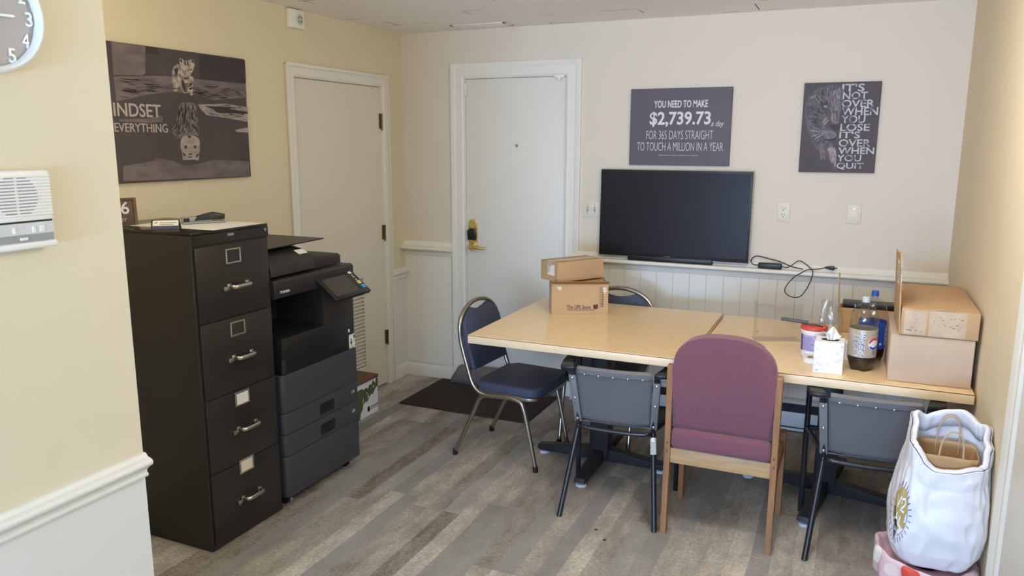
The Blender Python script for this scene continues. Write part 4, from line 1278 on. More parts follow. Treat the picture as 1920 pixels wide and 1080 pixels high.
def sling_chair(label, loc, rz):
    t = thing('sling_chair', label, 'chair', loc, rz, G)
    for s in (1, -1):
        b = MB(); b.tube([(s * .215, -.10, .0), (s * .172, .055, .385), (s * .170, .058, .40)], .0125, 12); b.build('leg', 'black_tube', t, w=False)
        b = MB(); b.tube([(s * .245, .35, .0), (s * .245, .345, .35), (s * .243, .335, .655)], .0125, 12); b.build('leg', 'black_tube', t, w=False)
        b = MB(); b.tube([(s * .170, .058, .385), (s * .178, .03, .53), (s * .190, -.008, .665)], .0125, 12); b.build('back_upright', 'black_tube', t, w=False)
        b = MB(); b.tube([(s * .172, .06, .40), (s * .205, .19, .405), (s * .243, .345, .41)], .0115, 12, smooth=3); b.build('seat_rail', 'black_tube', t, w=False)
        # armrest: flat moulded pad running forward from the back, with a rounded outer lobe
        b = MB(); b.prism([(s * .178, -.024), (s * .215, -.032), (s * .240, -.022), (s * .245, .0), (s * .245, .02), (s * .25, .06), (s * .262, .33), (s * .245, .36), (s * .222, .33), (s * .21, .06), (s * .188, .03)], (0, 0, .668), X, Y, (0, 0, .022), bevel=.008)
        b.prism([(s * .182, -.012), (s * .205, -.012), (s * .203, .014), (s * .184, .014)], (0, 0, .640), X, Y, (0, 0, .034), bevel=.004)
        b.build('armrest', 'black_plastic', t, w=False)
        # vinyl sleeve on the upright with three screws
        b = MB(); b.obox((s * .178 - .0165 - s * .006, .045, .405), (.033, 0, 0), (0, .022, .0), (s * .018, -.062, .240), .006)
        sl = b.build('sling_sleeve', 'sling_edge', t, w=False)
        for z in (.424, .53, .630):
            b = MB()
            f = (z - .405) / .24
            b.lathe([(.0062, 0), (.0062, -.003), (.004, -.005), (0, -.0055)], (s * (.172 + .018 * f), .0435 - .062 * f + .001, z), ax='y', seg=14)
            b.build('screw', 'steel', sl, w=False)
    b = MB(); b.tube([(-.170, .052, .375), (-.15, .03, .392), (-.12, .025, .390), (0, .024, .386), (.12, .025, .388), (.15, .03, .392), (.170, .052, .375)], .0105, 12, smooth=3); b.build('cross_bar', 'black_tube', t, w=False)
    b = MB(); b.tube([(-.243, .345, .41), (.243, .345, .41)], .0115, 12); b.build('cross_bar', 'black_tube', t, w=False)

    def back(u, v):
        x = (u - .5) * 2 * (.155 + .017 * v)
        y = .058 - .072 * v + .018 * (1 - (2 * u - 1) ** 2) * (-1)
        z = .405 + .262 * v
        if v < .08:
            y += .03 * (1 - v / .08)
            z += .004 * (1 - v / .08) - .012 * (1 - (2 * u - 1) ** 2) * (1 - v / .08)
        return Vector((x, y, z))
    b = MB(); b.grid(back, 24, 24); b.build('backrest', 'sling', t, w=False, solid=.003, ang=60)
    b = MB(); b.grid(lambda u, v: Vector(((u - .5) * .33, -.018 - .012 * math.sin(PI * v * .5) + .03 * max(0, v - .6) / .4 - .016 * (1 - (2 * u - 1) ** 2), .652 + .034 * math.sin(PI * (.5 * v + .02)))), 20, 10)
    tb = b.build('top_fold', 'sling_edge', t, w=False, solid=.003, ang=60)
    for x in (-.13, -.065, 0, .065, .13):
        b = MB()
        yb_ = -.018 - .016 * (1 - (x / .165) ** 2)
        b.lathe([(.0045, .002), (.0045, -.002), (0, -.004)], (x, yb_ - .001, .656), ax='y', seg=12)
        b.build('screw', 'steel', tb, w=False)
    b = MB(); b.grid(lambda u, v: Vector(((u - .5) * (.33 + .12 * v), .05 + .29 * v, .412 - .018 * math.sin(PI * v) * (1 - (2 * u - 1) ** 2))), 16, 12); b.build('seat', 'sling', t, w=False, solid=.003, ang=60)
    return t


sc = sling_chair('gray mesh sling armchair with a white paper tag wrapped round one leg', (1.994, -1.50, 0), R(4.4))
sc2 = dup(sc, (3.040, -1.452, 0), R(2), 'gray mesh sling armchair partly hidden by the white shopping bag')
lg = [c for c in sc.children if c.name.startswith('leg')]
b = MB()      # paper tag wrapped round the right rear leg of the first chair
a0, a1 = Vector((.215, -.10, 0)), Vector((.172, .055, .385))
b.tube([a0 + (a1 - a0) * .79, a0 + (a1 - a0) * .965], .0137, 14)
tg = b.build('leg_tag', 'white', sc, w=False)
b = MB()
for k in range(9):
    q = a0 + (a1 - a0) * (.815 + .014 * k)
    b.box((q.x - .007, q.y - .0150, q.z - .0009), (q.x + .006, q.y - .0138, q.z + .0009))
b.build('bar_print', 'ink', tg, w=False)

# ================================================================== maroon wooden chair
t = thing('wooden_chair', 'oak framed chair with maroon seat and rounded back, between the gray sling armchairs', 'chair', (2.47, -1.38, 0))
for s, xx in ((-1, 2.252), (1, 2.687)):
    b = MB(); b.prism([(-1.585, 0), (-1.545, 0), (-1.512, .36), (-1.522, .745), (-1.532, .752), (-1.558, .752), (-1.566, .745), (-1.560, .36)], (xx - .0125, 0, 0), Y, Z, (.025, 0, 0), bevel=.003); b.build('back_post', 'oak', t)
    b = MB(); b.prism([(-1.205, 0), (-1.165, 0), (-1.16, .40), (-1.205, .40)], (xx - .0125 + (-.004 if s < 0 else .004), 0, 0), Y, Z, (.025, 0, 0), bevel=.003); b.build('leg', 'oak', t)
    b = MB(); b.box((xx - .011, -1.53, .30), (xx + .011, -1.19, .36), .003); b.build('side_rail', 'oak', t)
    for z in (.375, .41):
        b = MB(); b.cyl((xx, -1.566, z), (xx, -1.558, z), .004, seg=12); b.build('dowel_plug', 'box_lid', t)
b = MB(); b.box((2.264, -1.552, .318), (2.675, -1.53, .386), .003); b.build('rear_rail', 'oak_light', t)
b = MB(); b.box((2.264, -1.195, .318), (2.675, -1.173, .386), .003); b.build('front_rail', 'oak_light', t)
b = MB(); b.box((2.267, -1.572, .388), (2.672, -1.15, .478), .022, seg=4); b.build('seat', 'maroon', t)
b = MB()
pl = [(-.203, 0), (.203, 0), (.21, .20), (.208, .275)] + [(.208 * math.cos(R(a)) ** .8, .275 + .143 * math.sin(R(a)) ** .9) for a in range(12, 85, 9)] + [(0, .418)]
pl += [(-x_, y_) for x_, y_ in pl[-2:3:-1]] + [(-.208, .275), (-.21, .20)]
b.prism(pl, (2.4695, -1.548, .476), X, Vector((0, -.03, .42)).normalized(), (0, .055, .004), bevel=.018)
b.build('backrest', 'maroon', t)


# ================================================================== boxes on the left table
TL, TR = .752, .735


def ring_box(b, A, u, v, h, th=.004):
    """open cardboard box: bottom and four walls"""
    b.obox(A, u, v, Z * th)
    un, vn = u.normalized() * th, v.normalized() * th
    b.obox(A + Z * th, u, vn, Z * (h - th)); b.obox(A + v - vn + Z * th, u, vn, Z * (h - th))
    b.obox(A + vn + Z * th, un, v - 2 * vn, Z * (h - th)); b.obox(A + u - un + vn + Z * th, un, v - 2 * vn, Z * (h - th))


a = R(24.6)
u = Vector((math.cos(a), math.sin(a), 0)); v = Vector((-u.y, u.x, 0)); n = -v
A = Vector((1.448, -.861, TL))
t = thing('shipping_box', 'cardboard shipping box with printed store name, beneath a smaller box with an address label', 'box', A + u * .15 + v * .11, group='cardboard boxes on the tables')
b = MB(); ring_box(b, A, u * .305, v * .225, .168); b.obox(A + u * .005 + v * .005 + Z * .160, u * .295, v * .215, Z * .004); b.build('carton', 'card', t, smooth=False)
b = MB(); b.obox(A + Z * .166 - v * .002, u * .307, v * .005, Z * .004)
b.obox(A + Z * .168, u * .307, Z * .004, n * .028 + Z * .014); b.build('flap', 'card_dark', t, smooth=False)
b = MB()
fa = lambda x, z: A + u * x + Z * z + n * .0002
b.text('The UPS Store', fa(.147, .040), u, Z, .130, .022, .0006, .012)
b.build('store_name', 'brown_ink', t, smooth=False); b = MB()
b.obox(fa(.086, .0225), u * .146, n * .0005, Z * .003); b.build('address_line', 'brown_ink', t, smooth=False); b = MB()
b.prism([(-.012, -.012), (0, -.016), (.012, -.012), (.013, .012), (-.013, .008)], fa(.238, .044), u, Z, n * .0006); b.build('logo_mark', 'brown_ink', t, smooth=False); b = MB()
for k in range(12):
    b.obox(fa(.256 + .003 * (k % 2), .042 + .0095 * k), u * .022, n * .0005, Z * .0022)
    b.obox(fa(.272, .0405 + .0095 * k), u * .007, n * .0006, Z * .005)
b.build('size_marks', 'brown_ink', t, smooth=False)
b = MB(); b.prism([(-.014, .002), (.012, .006), (.014, -.012), (.002, -.016), (-.008, -.008)], fa(.04, .148), u, Z, n * .0007); b.prism([(-.004, .012), (.014, .010), (.02, -.01), (.006, -.024), (-.002, -.012)], fa(.278, .138), u, Z, n * .0008)
b.obox(A + v * .10 - u * .0006 + Z * .01, v * .03, u * .0005, Z * .13); b.build('tape_strip', 'tape_clear', t, smooth=False)

a = R(57)
u = Vector((math.cos(a), math.sin(a), 0)); v = Vector((-u.y, u.x, 0)); n = -v
A = Vector((1.475, -.844, TL + .173))
t = thing('shipping_box', 'smaller cardboard box with white address label, on top of the printed box', 'box', A + u * .15 + v * .07, group='cardboard boxes on the tables')
b = MB(); b.obox(A, u * .315, v * .158, Z * .107, .0015, seg=1); b.build('carton', 'card', t, smooth=False)
b = MB(); b.obox(A + v * .03 - u * .0006 + Z * .032, v * .062, u * .0005, Z * .058); lb = b.build('address_label', 'paper', t, smooth=False)
b = MB()
for z, l in ((.080, .026), (.072, .018), (.064, .014), (.056, .017), (.048, .010)):
    b.obox(A + v * .088 - u * .0010 + Z * z, -v * l, u * .0004, Z * .0026)
b.build('address_print', 'navy', lb, smooth=False)
b = MB(); b.obox(A + v * .055 + Z * .1072, u * .315, v * .048, Z * .0005); b.obox(A + v * .055 - u * .0007 + Z * .085, v * .048, u * .0004, Z * .022); b.build('tape_strip', 'tape', t, smooth=False)

# ================================================================== boxes on the right table
t = thing('shipping_box', 'largest pale cardboard box carrying the torn box with a raised flap', 'box', (3.22, -1.15, TR), group='cardboard boxes on the tables')
b = MB(); b.box((3.075, -1.358, TR + .001), (3.366, -.93, TR + .192), .004); b.build('carton', 'card_pale', t)
b = MB(); b.box((3.073 + .135, -1.356, TR + .1922), (3.073 + .185, -.932, TR + .1928)); b.build('tape_strip', 'tape', t)
A = Vector((3.104, -1.365, TR + .194))
t = thing('shipping_box', 'torn cardboard box with raised side flap, on top of the largest box', 'box', (3.24, -1.06, TR + .194), group='cardboard boxes on the tables')
b = MB(); b.box((A.x, A.y, A.z), (3.372, -.752, A.z + .106), .003); b.build('carton', 'card', t)
b = MB()      # left side with the flap standing up, its top edge torn and bent over
out = [(-.005, .0), (.30, 0), (.30, .29), (.26, .305), (.20, .296), (.10, .312), (.03, .302), (.012, .29), (.0, .262), (.010, .235), (-.002, .20), (.006, .16), (-.004, .12)]
b.prism(out, (A.x - .004, A.y, A.z + .002), Vector((-.02, 1, 0)), Vector((-.05, 0, 1)), (.005, 0, 0)); b.build('flap', 'card', t, smooth=False)
b = MB(); b.obox((A.x - .0155 - .0008, A.y + .02, A.z + .19), (.0005, 0, 0), (-.0022, .11, 0), (-.00475, 0, .095)); b.build('shipping_label', 'paper', t, smooth=False)
b = MB()
for k in range(6):
    b.obox((A.x - .0173 - .00065 - .0006 * k, A.y + .035, A.z + .205 + .012 * k), (.0004, 0, 0), (-.0014, .07 - .01 * (k % 3), 0), (-.0002, 0, .004))
b.build('label_print', 'ink', t, smooth=False)
b = MB(); b.box((A.x + .012, A.y - .0006, A.z + .006), (A.x + .09, A.y, A.z + .098)); b.box((A.x + .098, A.y - .0006, A.z + .004), (A.x + .225, A.y, A.z + .102)); b.box((A.x + .10, A.y - .0008, A.z + .1062), (A.x + .185, A.y + .028, A.z + .1068)); b.build('tape_strip', 'tape', t, smooth=False)
b = MB()
random.seed(3)
for k in range(26):
    x = A.x + .02 + .06 * random.random() if k < 10 else A.x + .11 + .10 * random.random()
    z = A.z + .012 + .01 * random.random() if k < 8 else A.z + .03 + .05 * random.random()
    b.box((x, A.y - .0011, z), (x + .004 + .005 * random.random(), A.y - .0007, z + .0035))
b.build('smudged_print', 'tape_dark', t, smooth=False)

# open box at the back, with a black tray lying across it
A = Vector((2.872, -.56, TR)); u = Vector((.30, 0, 0)); v = Vector((0, .14, 0))
t = thing('shipping_box', 'low cardboard box with an upright flap behind the bottles', 'box', (3.02, -.49, TR), group='cardboard boxes on the tables')
b = MB(); b.obox(A + Z * .001, u, v, Z * .118, .002, seg=1); b.obox(A + Z * .112 - Y * .002, u, Y * .012, Z * .012); b.build('carton', 'card', t, smooth=False)
b = MB(); b.prism([(0, .08), (.14, .08), (.13, .28), (.03, .283), (.0, .27)], A + X * -.004, Y, Z + X * -.04, (.005, 0, 0)); b.build('flap', 'card', t, smooth=False)
t = thing('black_case', 'flat black case lying across the low cardboard box behind the bottles', 'case', (3.02, -.48, TR + .125))
b = MB(); b.box((2.885, -.535, TR + .1245), (3.18, -.425, TR + .146), .005); b.build('case', 'black_plastic', t)
b = MB(); b.box((2.94, -.538, TR + .128), (2.946, -.534, TR + .142)); b.build('clasp', 'steel', t)


# ================================================================== bottles
def bottle(label, x, y, lab_m, cap_m, rz):
    t = thing('soda_bottle', label, 'bottle', (x, y, TR), rz, group='two-litre soda bottles')
    r = .0555
    b = MB()
    seg = 60

    def skin(h, a):
        # petal base below 0.05, label waist, shoulder and neck above
        if h < .05:
            k = (1 - h / .05)
            pet = .5 + .5 * math.cos(5 * a)
            return (r * (1 - .22 * k ** 2) - .010 * k * (1 - pet))
        if h < .075:
            return r
        if h < .20:
            return r - .0012
        if h < .275:
            q = (h - .20) / .075
            return r * (1 - q * q) ** .5 * .80 + r * .20 * (1 - q) + .0145 * q * 1.0
        return .0135
    hs = [.001, .004, .01, .02, .03, .04, .05, .06, .075, .08, .10, .14, .18, .198, .205, .213, .222, .232, .243, .254, .264, .270, .2745, .276, .285, .29]
    rings = [[b.bm.verts.new((skin(h, 2 * PI * k / seg) * math.cos(2 * PI * k / seg), skin(h, 2 * PI * k / seg) * math.sin(2 * PI * k / seg), h + (.004 * (.5 - .5 * math.cos(5 * 2 * PI * k / seg)) if h < .01 else 0))) for k in range(seg)] for h in hs]
    for p, q in zip(rings, rings[1:]):
        for k in range(seg):
            b.bm.faces.new((p[k], p[(k + 1) % seg], q[(k + 1) % seg], q[k]))
    b.bm.faces.new(rings[0][::-1])
    b.lathe([(.0135, .281), (.0165, .281), (.0165, .284), (.0135, .284)], seg=32)
    b.build('bottle', 'pet', t, w=False, ang=60)
    b = MB()
    hs = [.004, .01, .02, .03, .04, .05, .06, .070]
    rings = [[b.bm.verts.new(((skin(h, 2 * PI * k / seg) - .0012) * math.cos(2 * PI * k / seg), (skin(h, 2 * PI * k / seg) - .0012) * math.sin(2 * PI * k / seg), h + (.004 * (.5 - .5 * math.cos(5 * 2 * PI * k / seg)) if h < .01 else 0))) for k in range(seg)] for h in hs]
    for p, q in zip(rings, rings[1:]):
        for k in range(seg):
            b.bm.faces.new((p[k], p[(k + 1) % seg], q[(k + 1) % seg], q[k]))
    b.bm.faces.new(rings[0][::-1]); b.bm.faces.new(rings[-1])
    b.build('cola', 'cola', t, w=False, ang=60)
    b = MB(); b.lathe([(r - .0004, .062), (r + .0002, .062), (r + .0002, .178), (r - .0004, .178)], seg=64); lab = b.build('label', lab_m, t, w=False)
    b = MB(); b.lathe([(0, .3085), (.0130, .3085), (.0148, .306), (.0150, .288), (.0152, .2875), (.0145, .2865), (0, .2865)], seg=40); b.build('cap', cap_m, t, w=False)
    return t, lab


def wrap(r, ang0, z0):
    def f(a, b_, d):
        q = R(ang0) + a / r
        return Vector((math.cos(q) * (r + .0004 + d), math.sin(q) * (r + .0004 + d), z0 + b_))
    return f


def wrap_up(r, ang0, z0):      # text running upward
    def f(a, b_, d):
        q = R(ang0) - b_ / r
        return Vector((math.cos(q) * (r + .0004 + d), math.sin(q) * (r + .0004 + d), z0 + a))
    return f


def disc(b, fn, cx_, cz_, rad, mi, th, a0=0, a1=360, n=28, wave=None):
    poly = [(cx_ + rad * math.cos(R(a0 + (a1 - a0) * k / n)), cz_ + rad * math.sin(R(a0 + (a1 - a0) * k / n))) for k in range(n + (0 if a1 - a0 >= 360 else 1))]
    mx_, mz_ = sum(p[0] for p in poly) / len(poly), sum(p[1] for p in poly) / len(poly)
    rs = [[b.bm.verts.new(fn(mx_ + (p[0] - mx_) * s_, mz_ + (p[1] - mz_) * s_, th)) for p in poly] for s_ in (.02, .3, .55, .8, 1)]
    m_ = len(poly)
    for A_, B_ in zip(rs, rs[1:]):
        for k in range(m_):
            f = b.bm.faces.new((A_[k], B_[k], B_[(k + 1) % m_], A_[(k + 1) % m_])); f.material_index = mi
    f = b.bm.faces.new(rs[0]); f.material_index = mi


def globe(b, fn, th=.0004):
    disc(b, fn, 0, 0, .027, 0, th)
    disc(b, fn, 0, .002, .0235, 1, th + .0003, 20, 190)
    disc(b, fn, 0, -.002, .0235, 2, th + .0003, 200, 350)


view = math.degrees(math.atan2(CAM.y + 1.2, CAM.x - 3.0))
r = .0557
t, lab = bottle('two-litre cola bottle with silver label and gray cap, behind the tissue box', 2.978, -1.225, 'silver_label', 'silver_cap', 0)
b = MB(); b.text('DIET', (0, 0, 0), X, Z, .060, .020, .0004, .02, .1, fn=wrap_up(r, view - 28, .128)); b.build('lettering', 'blue_label', lab, w=False, smooth=False); b = MB(); b.text('PEPSI', (0, 0, 0), X, Z, .098, .024, .0004, .02, .1, fn=wrap_up(r, view - 2, .117)); b.build('lettering', 'blue_label', lab, w=False, smooth=False); b = MB(); b.text('ZERO', (0, 0, 0), X, Z, .03, .007, .0004, .005, fn=wrap_up(r, view + 50, .09)); b.build('lettering', 'blue_label', lab, w=False, smooth=False)
b = MB(); b.text('PEPSI', (0, 0, 0), X, Z, .098, .024, .0004, .005, .1, fn=lambda a, b_, d: wrap_up(r, view - 1, .119)(a, b_, d + .0003)); b.build('lettering_face', 'white_gray', lab, w=False, smooth=False); b = MB(); b.text('DIET', (0, 0, 0), X, Z, .060, .020, .0004, .004, .1, fn=lambda a, b_, d: wrap_up(r, view - 27, .1295)(a, b_, d + .0003)); b.build('lettering_face', 'white_gray', lab, w=False, smooth=False)
b = MB(); globe(b, wrap(r, view + 50, .122)); b.build('round_emblem', ['paper', 'red', 'blue_label'], lab, w=False, smooth=False)
b = MB(); b.grid(lambda p, q: wrap(r, view - 24, .082)((p - .5) * .016, (q - .5) * .03, .0004), 4, 2); b.build('barcode_patch', 'paper', lab, w=False)
b = MB()
for k in range(7):
    b.grid(lambda p, q, k=k: wrap(r, view - 24, .082)(-.0065 + .0019 * k + p * .0009, (q - .5) * .024, .0008), 1, 1)
b.build('bar_print', 'ink', lab, w=False)
t, lab = bottle('two-litre cola bottle with blue label and blue cap, behind the silver one', 3.014, -1.06, 'blue_label', 'blue_cap', 0)
b = MB(); b.text('PEPSI', (0, 0, 0), X, Z, .09, .022, .0004, .012, .1, fn=wrap_up(r, view + 75, .12)); b.build('lettering', 'white_gray', lab, w=False, smooth=False)
b = MB(); disc(b, wrap(r, view + 40, .085), 0, 0, .006, 0, .0004); b.build('small_mark', 'white_gray', lab, w=False, smooth=False)

# ================================================================== tissue box
A = Vector((2.797, -1.357, TR)); u = Vector((.113, -.002, 0)); v = Vector((.04, .115, 0)); v = Vector((.002, .113, 0))
t = thing('tissue_box', 'white cube tissue box with a tissue pulled up, standing beside the soda bottles', 'tissue box', A + u * .5 + v * .5)
H = .130
b = MB(); b.obox(A, u, v, Z * H, .002, seg=1); b.build('carton', 'tissue_box', t)
b = MB(); b.prism([(.035 * math.cos(R(k * 15)), .022 * math.sin(R(k * 15))) for k in range(24)], A + u * .5 + v * .5 + Z * (H + .0002), u.normalized(), v.normalized(), Z * .0006); b.build('opening', 'ink', t)
b = MB()


def tis(p, q):
    a = (p - .5) * 2
    c = A + u * .52 + v * .5 + Z * (H - .002)
    h = q * (.058 - .022 * abs(a) ** 1.5 - .014 * math.sin(5 * p + .5) ** 2)
    wd = .010 + .028 * q
    return c + Vector((a * wd + .012 * q * math.sin(3 * q), .016 * math.sin(9 * p + 2 * q) * (.3 + q) - .004, h))


b.grid(tis, 28, 14); b.build('tissue', 'tissue', t, solid=.0012, ang=80)
b = MB()
random.seed(11)
fl = []
for k in range(26):
    x, z = random.random(), random.random()
    if .25 < x < .7 and .3 < z:
        continue
    fl.append((x, z))
for i, (x, z) in enumerate(fl):
    c = A + u * (.06 + .88 * x) + Z * (H * (.06 + .86 * z)) - v.normalized() * .0004
    ang0 = random.random() * 6
    for s_ in range(5):
        d = ang0 + s_ * 2 * PI / 5
        l = .007 + .003 * random.random()
        un = u.normalized()
        dv = un * math.cos(d) + Z * math.sin(d); ev = un * -math.sin(d) + Z * math.cos(d)
        vs = [b.bm.verts.new(c + dv * (l * a_) + ev * (l * e_)) for a_, e_ in ((0, 0), (.5, .22), (1, 0), (.5, -.22))]
        f = b.bm.faces.new(vs); f.material_index = i % 2
b.build('floral_print', ['pale_blue', 'pale_pink'], t, smooth=False)
b = MB(); b.text('ub', A + u * .12 + Z * .012 - v.normalized() * .0004, u.normalized(), Z, .012, .006, .0004, .01); b.build('lettering', 'blue_label', t, smooth=False)

# ================================================================== tub, spatula, roll, cup, film, acrylic stand
tx, ty = 2.782, -1.105
t = thing('plastic_tub', 'white plastic tub with purple label and red lid, behind the tissue box', 'tub', (tx, ty, TR))
b = MB(); b.lathe([(0, .002), (.046, .002), (.049, .006), (.0515, .112), (.054, .114), (.054, .124), (.05, .126), (0, .126)], (tx, ty, TR), seg=48); b.build('tub', 'tub', t)
b = MB(); b.lathe([(0, .1265), (.053, .1265), (.056, .129), (.056, .138), (.054, .141), (0, .1415)], (tx, ty, TR), seg=48); b.build('lid', 'red', t)
vw = math.degrees(math.atan2(CAM.y - ty, CAM.x - tx))


def tubwrap(a, z, d):
    q = R(vw) + a
    rr = .0496 + (z - .006) / .106 * .0021 + .0006 + d
    return Vector((tx + rr * math.cos(q), ty + rr * math.sin(q), TR + z))


b = MB(); b.grid(lambda p, q: tubwrap(-1.32 + p * 2.4, .034 + q * .072, 0), 30, 2); lb = b.build('label', 'lilac', t)
b = MB(); b.grid(lambda p, q: tubwrap(-1.30 + p * .35, .034 + q * .072, .0004), 6, 2); b.build('label_band', 'purple', lb)
b = MB()
for k in range(9):
    b.grid(lambda p, q, k=k: tubwrap(-.85 + p * (1.0 - .15 * (k % 3)), .040 + .0068 * k + q * .0016, .0004), 10, 1)
b.build('label_print', 'purple', lb)
t = thing('putty_knife', 'gray handled putty knife lying on the red tub lid', 'putty knife', (2.72, -1.10, TR + .142))
b = MB(); b.tube([(2.642, -1.10, TR + .157), (2.66, -1.10, TR + .157), (2.70, -1.10, TR + .154), (2.735, -1.10, TR + .152), (2.757, -1.10, TR + .151)], [.009, .0115, .0105, .0115, .008], 14, smooth=4, r2=.008); b.build('handle', 'dark_gray', t)
b = MB(); b.prism([(0, -.008), (.04, -.012), (.065, -.03), (.065, .03), (.04, .012), (0, .008)], (2.752, -1.10, TR + .1455), X, Y, (0, 0, .0016)); b.build('blade', 'metal_blade', t)
t = thing('tape_roll', 'white tape roll lying at the foot of the plastic tub', 'tape roll', (2.793, -1.19, TR))
b = MB(); b.lathe([(.020, .001), (.038, .001), (.038, .022), (.020, .022), (.020, .001)], (2.785, -1.20, TR), seg=36); b.build('tape', 'paper', t)
b = MB(); b.lathe([(.0175, .001), (.0198, .001), (.0198, .022), (.0175, .022), (.0175, .001)], (2.785, -1.20, TR), seg=36); b.build('core', 'card', t)
b = MB(); b.lathe([(0, .002), (.024, .002), (.0245, .004), (.030, .075), (.032, .077), (.030, .079), (.0285, .076), (.0235, .006), (0, .006)], (2.915, -1.09, TR - .0005), seg=32)
tag(b.build('paper_cup', 'paper'), 'white paper cup between the tissue box and the bottles', 'cup')


def film(p, q):
    a = 2 * PI * p
    c = Vector((2.845, -.995, TR + .002))
    rr = (.040 + .012 * math.sin(3 * a + 4 * q) + .014 * noise.noise(Vector((math.cos(a) * 2.2, math.sin(a) * 2.2, q * 4)))) * (1 - .25 * q + .35 * (1 - q) ** 3)
    return c + Vector((math.cos(a) * rr * 1.15, math.sin(a) * rr * .8, q * (.235 + .012 * math.sin(2 * a) + .01 * math.sin(7 * a))))


b = MB(); b.grid(film, 44, 26, closed_u=True)
tag(b.build('plastic_bag', 'film', ang=25), 'clear crumpled plastic sleeve standing behind the tissue box', 'plastic bag')
t = thing('acrylic_stand', 'clear acrylic sheet stand on the table beside the red-lidded tub', 'acrylic stand', (2.63, -.86, TR))
A = Vector((2.522, -.932, TR)); u = Vector((.20, .075, 0)); n_ = Vector((-.075, .20, 0)).normalized()
b = MB(); b.obox(A + Z * .004, u, n_ * .004, Z * .178 + n_ * .01, .001, seg=1); b.build('sheet', 'acrylic', t)
b = MB(); b.obox(A, u * 1.0, n_ * .085, Z * .004, .001, seg=1); b.build('base', 'acrylic', t)
b = MB(); b.obox(A + Z * .004 - u.normalized() * .004, u.normalized() * .004, n_ * .05, Z * .185, .001, seg=1); b.build('side', 'acrylic', t)
b = MB()
for z in (.05, .12):
    b.lathe([(0, -.003), (.004, -.002), (.004, 0)], A + Z * z + u * .02 - n_ * .0005, ax='y', seg=12)
b.build('rivet', 'steel', t)

# ================================================================== bags in the bin at the right wall
BX, BY = 3.222, -1.868
t = thing('waste_bin', 'black waste bin holding the shopping bag and its pink liner', 'bin', (BX, BY, 0))
b = MB(); b.lathe([(0, .003), (.118, .003), (.121, .006), (.140, .250), (.144, .252), (.144, .258), (.138, .258), (.118, .012), (0, .012)], (BX, BY, 0), seg=48); b.build('bin_body', 'black_plastic', t)
b = MB(); b.lathe([(.1405, .242), (.147, .242), (.147, .2565), (.1405, .257)], (BX, BY, 0), seg=48); b.build('bin_rim', 'black_plastic', t)


def liner(p, q):
    a = 2 * PI * p
    # from inside the bin over the rim and down outside, in loose folds
    prof = [(.050, .246), (.118, .255), (.144, .279), (.160, .264), (.162, .228), (.158, .195)]
    s_ = q * (len(prof) - 1)
    i = min(int(s_), len(prof) - 2)
    f = s_ - i
    rr = prof[i][0] * (1 - f) + prof[i + 1][0] * f
    z = prof[i][1] * (1 - f) + prof[i + 1][1] * f
    k = noise.noise(Vector((math.cos(a) * 3, math.sin(a) * 3, q * 2)))
    left = max(0, math.cos(a - R(188)))
    rr += .006 * math.sin(13 * a + 3 * q) * q + .008 * k * q
    z += .010 * k * q + .035 * left ** 2 * max(0, min(1, (q - .3) * 5)) * (1 - abs(q - .5)) - .012 * math.sin(4 * a) * q
    x = min(BX + rr * math.cos(a), RW - .004)
    return Vector((x, BY + rr * math.sin(a), z))


t = thing('bin_liner', 'pink and white bag with red print folded over the rim of the waste bin', 'bag', (BX, BY, .2))
b = MB(); b.grid(liner, 90, 22, closed_u=True); b.build('liner', 'pink', t, solid=.0012, ang=70)
b = MB()


def on_liner(a_deg, q, da, dq, lift=.0022):
    c = liner(((a_deg + da) / 360) % 1, q + dq)
    o_ = Vector((c.x - BX, c.y - BY, 0)).normalized()
    return c + o_ * lift + Z * .0012


def blob(b, a_deg, q, ra, rq, mi, n=26):
    """rounded print patch following the folds, as a fan of small faces"""
    rings = []
    for s_ in (0, .35, .7, 1):
        rings.append([b.bm.verts.new(on_liner(a_deg, q, ra * s_ * math.cos(2 * PI * k / n), rq * s_ * math.sin(2 * PI * k / n))) for k in range(1 if s_ == 0 else n)])
    for k in range(n):
        f = b.bm.faces.new((rings[0][0], rings[1][k], rings[1][(k + 1) % n])); f.material_index = mi
        for i in (1, 2):
            f = b.bm.faces.new((rings[i][k], rings[i + 1][k], rings[i + 1][(k + 1) % n], rings[i][(k + 1) % n])); f.material_index = mi


blob(b, 250, .62, 11, .20, 0); b.build('printed_patch', 'red', t)
b = MB(); blob(b, 292, .66, 7, .18, 0); b.build('printed_patch', 'red', t)
b = MB(); blob(b, 200, .66, 10, .16, 0); b.build('printed_patch', 'paper', t)
b = MB(); blob(b, 228, .74, 9, .12, 0); b.build('printed_patch', 'pale_pink', t)


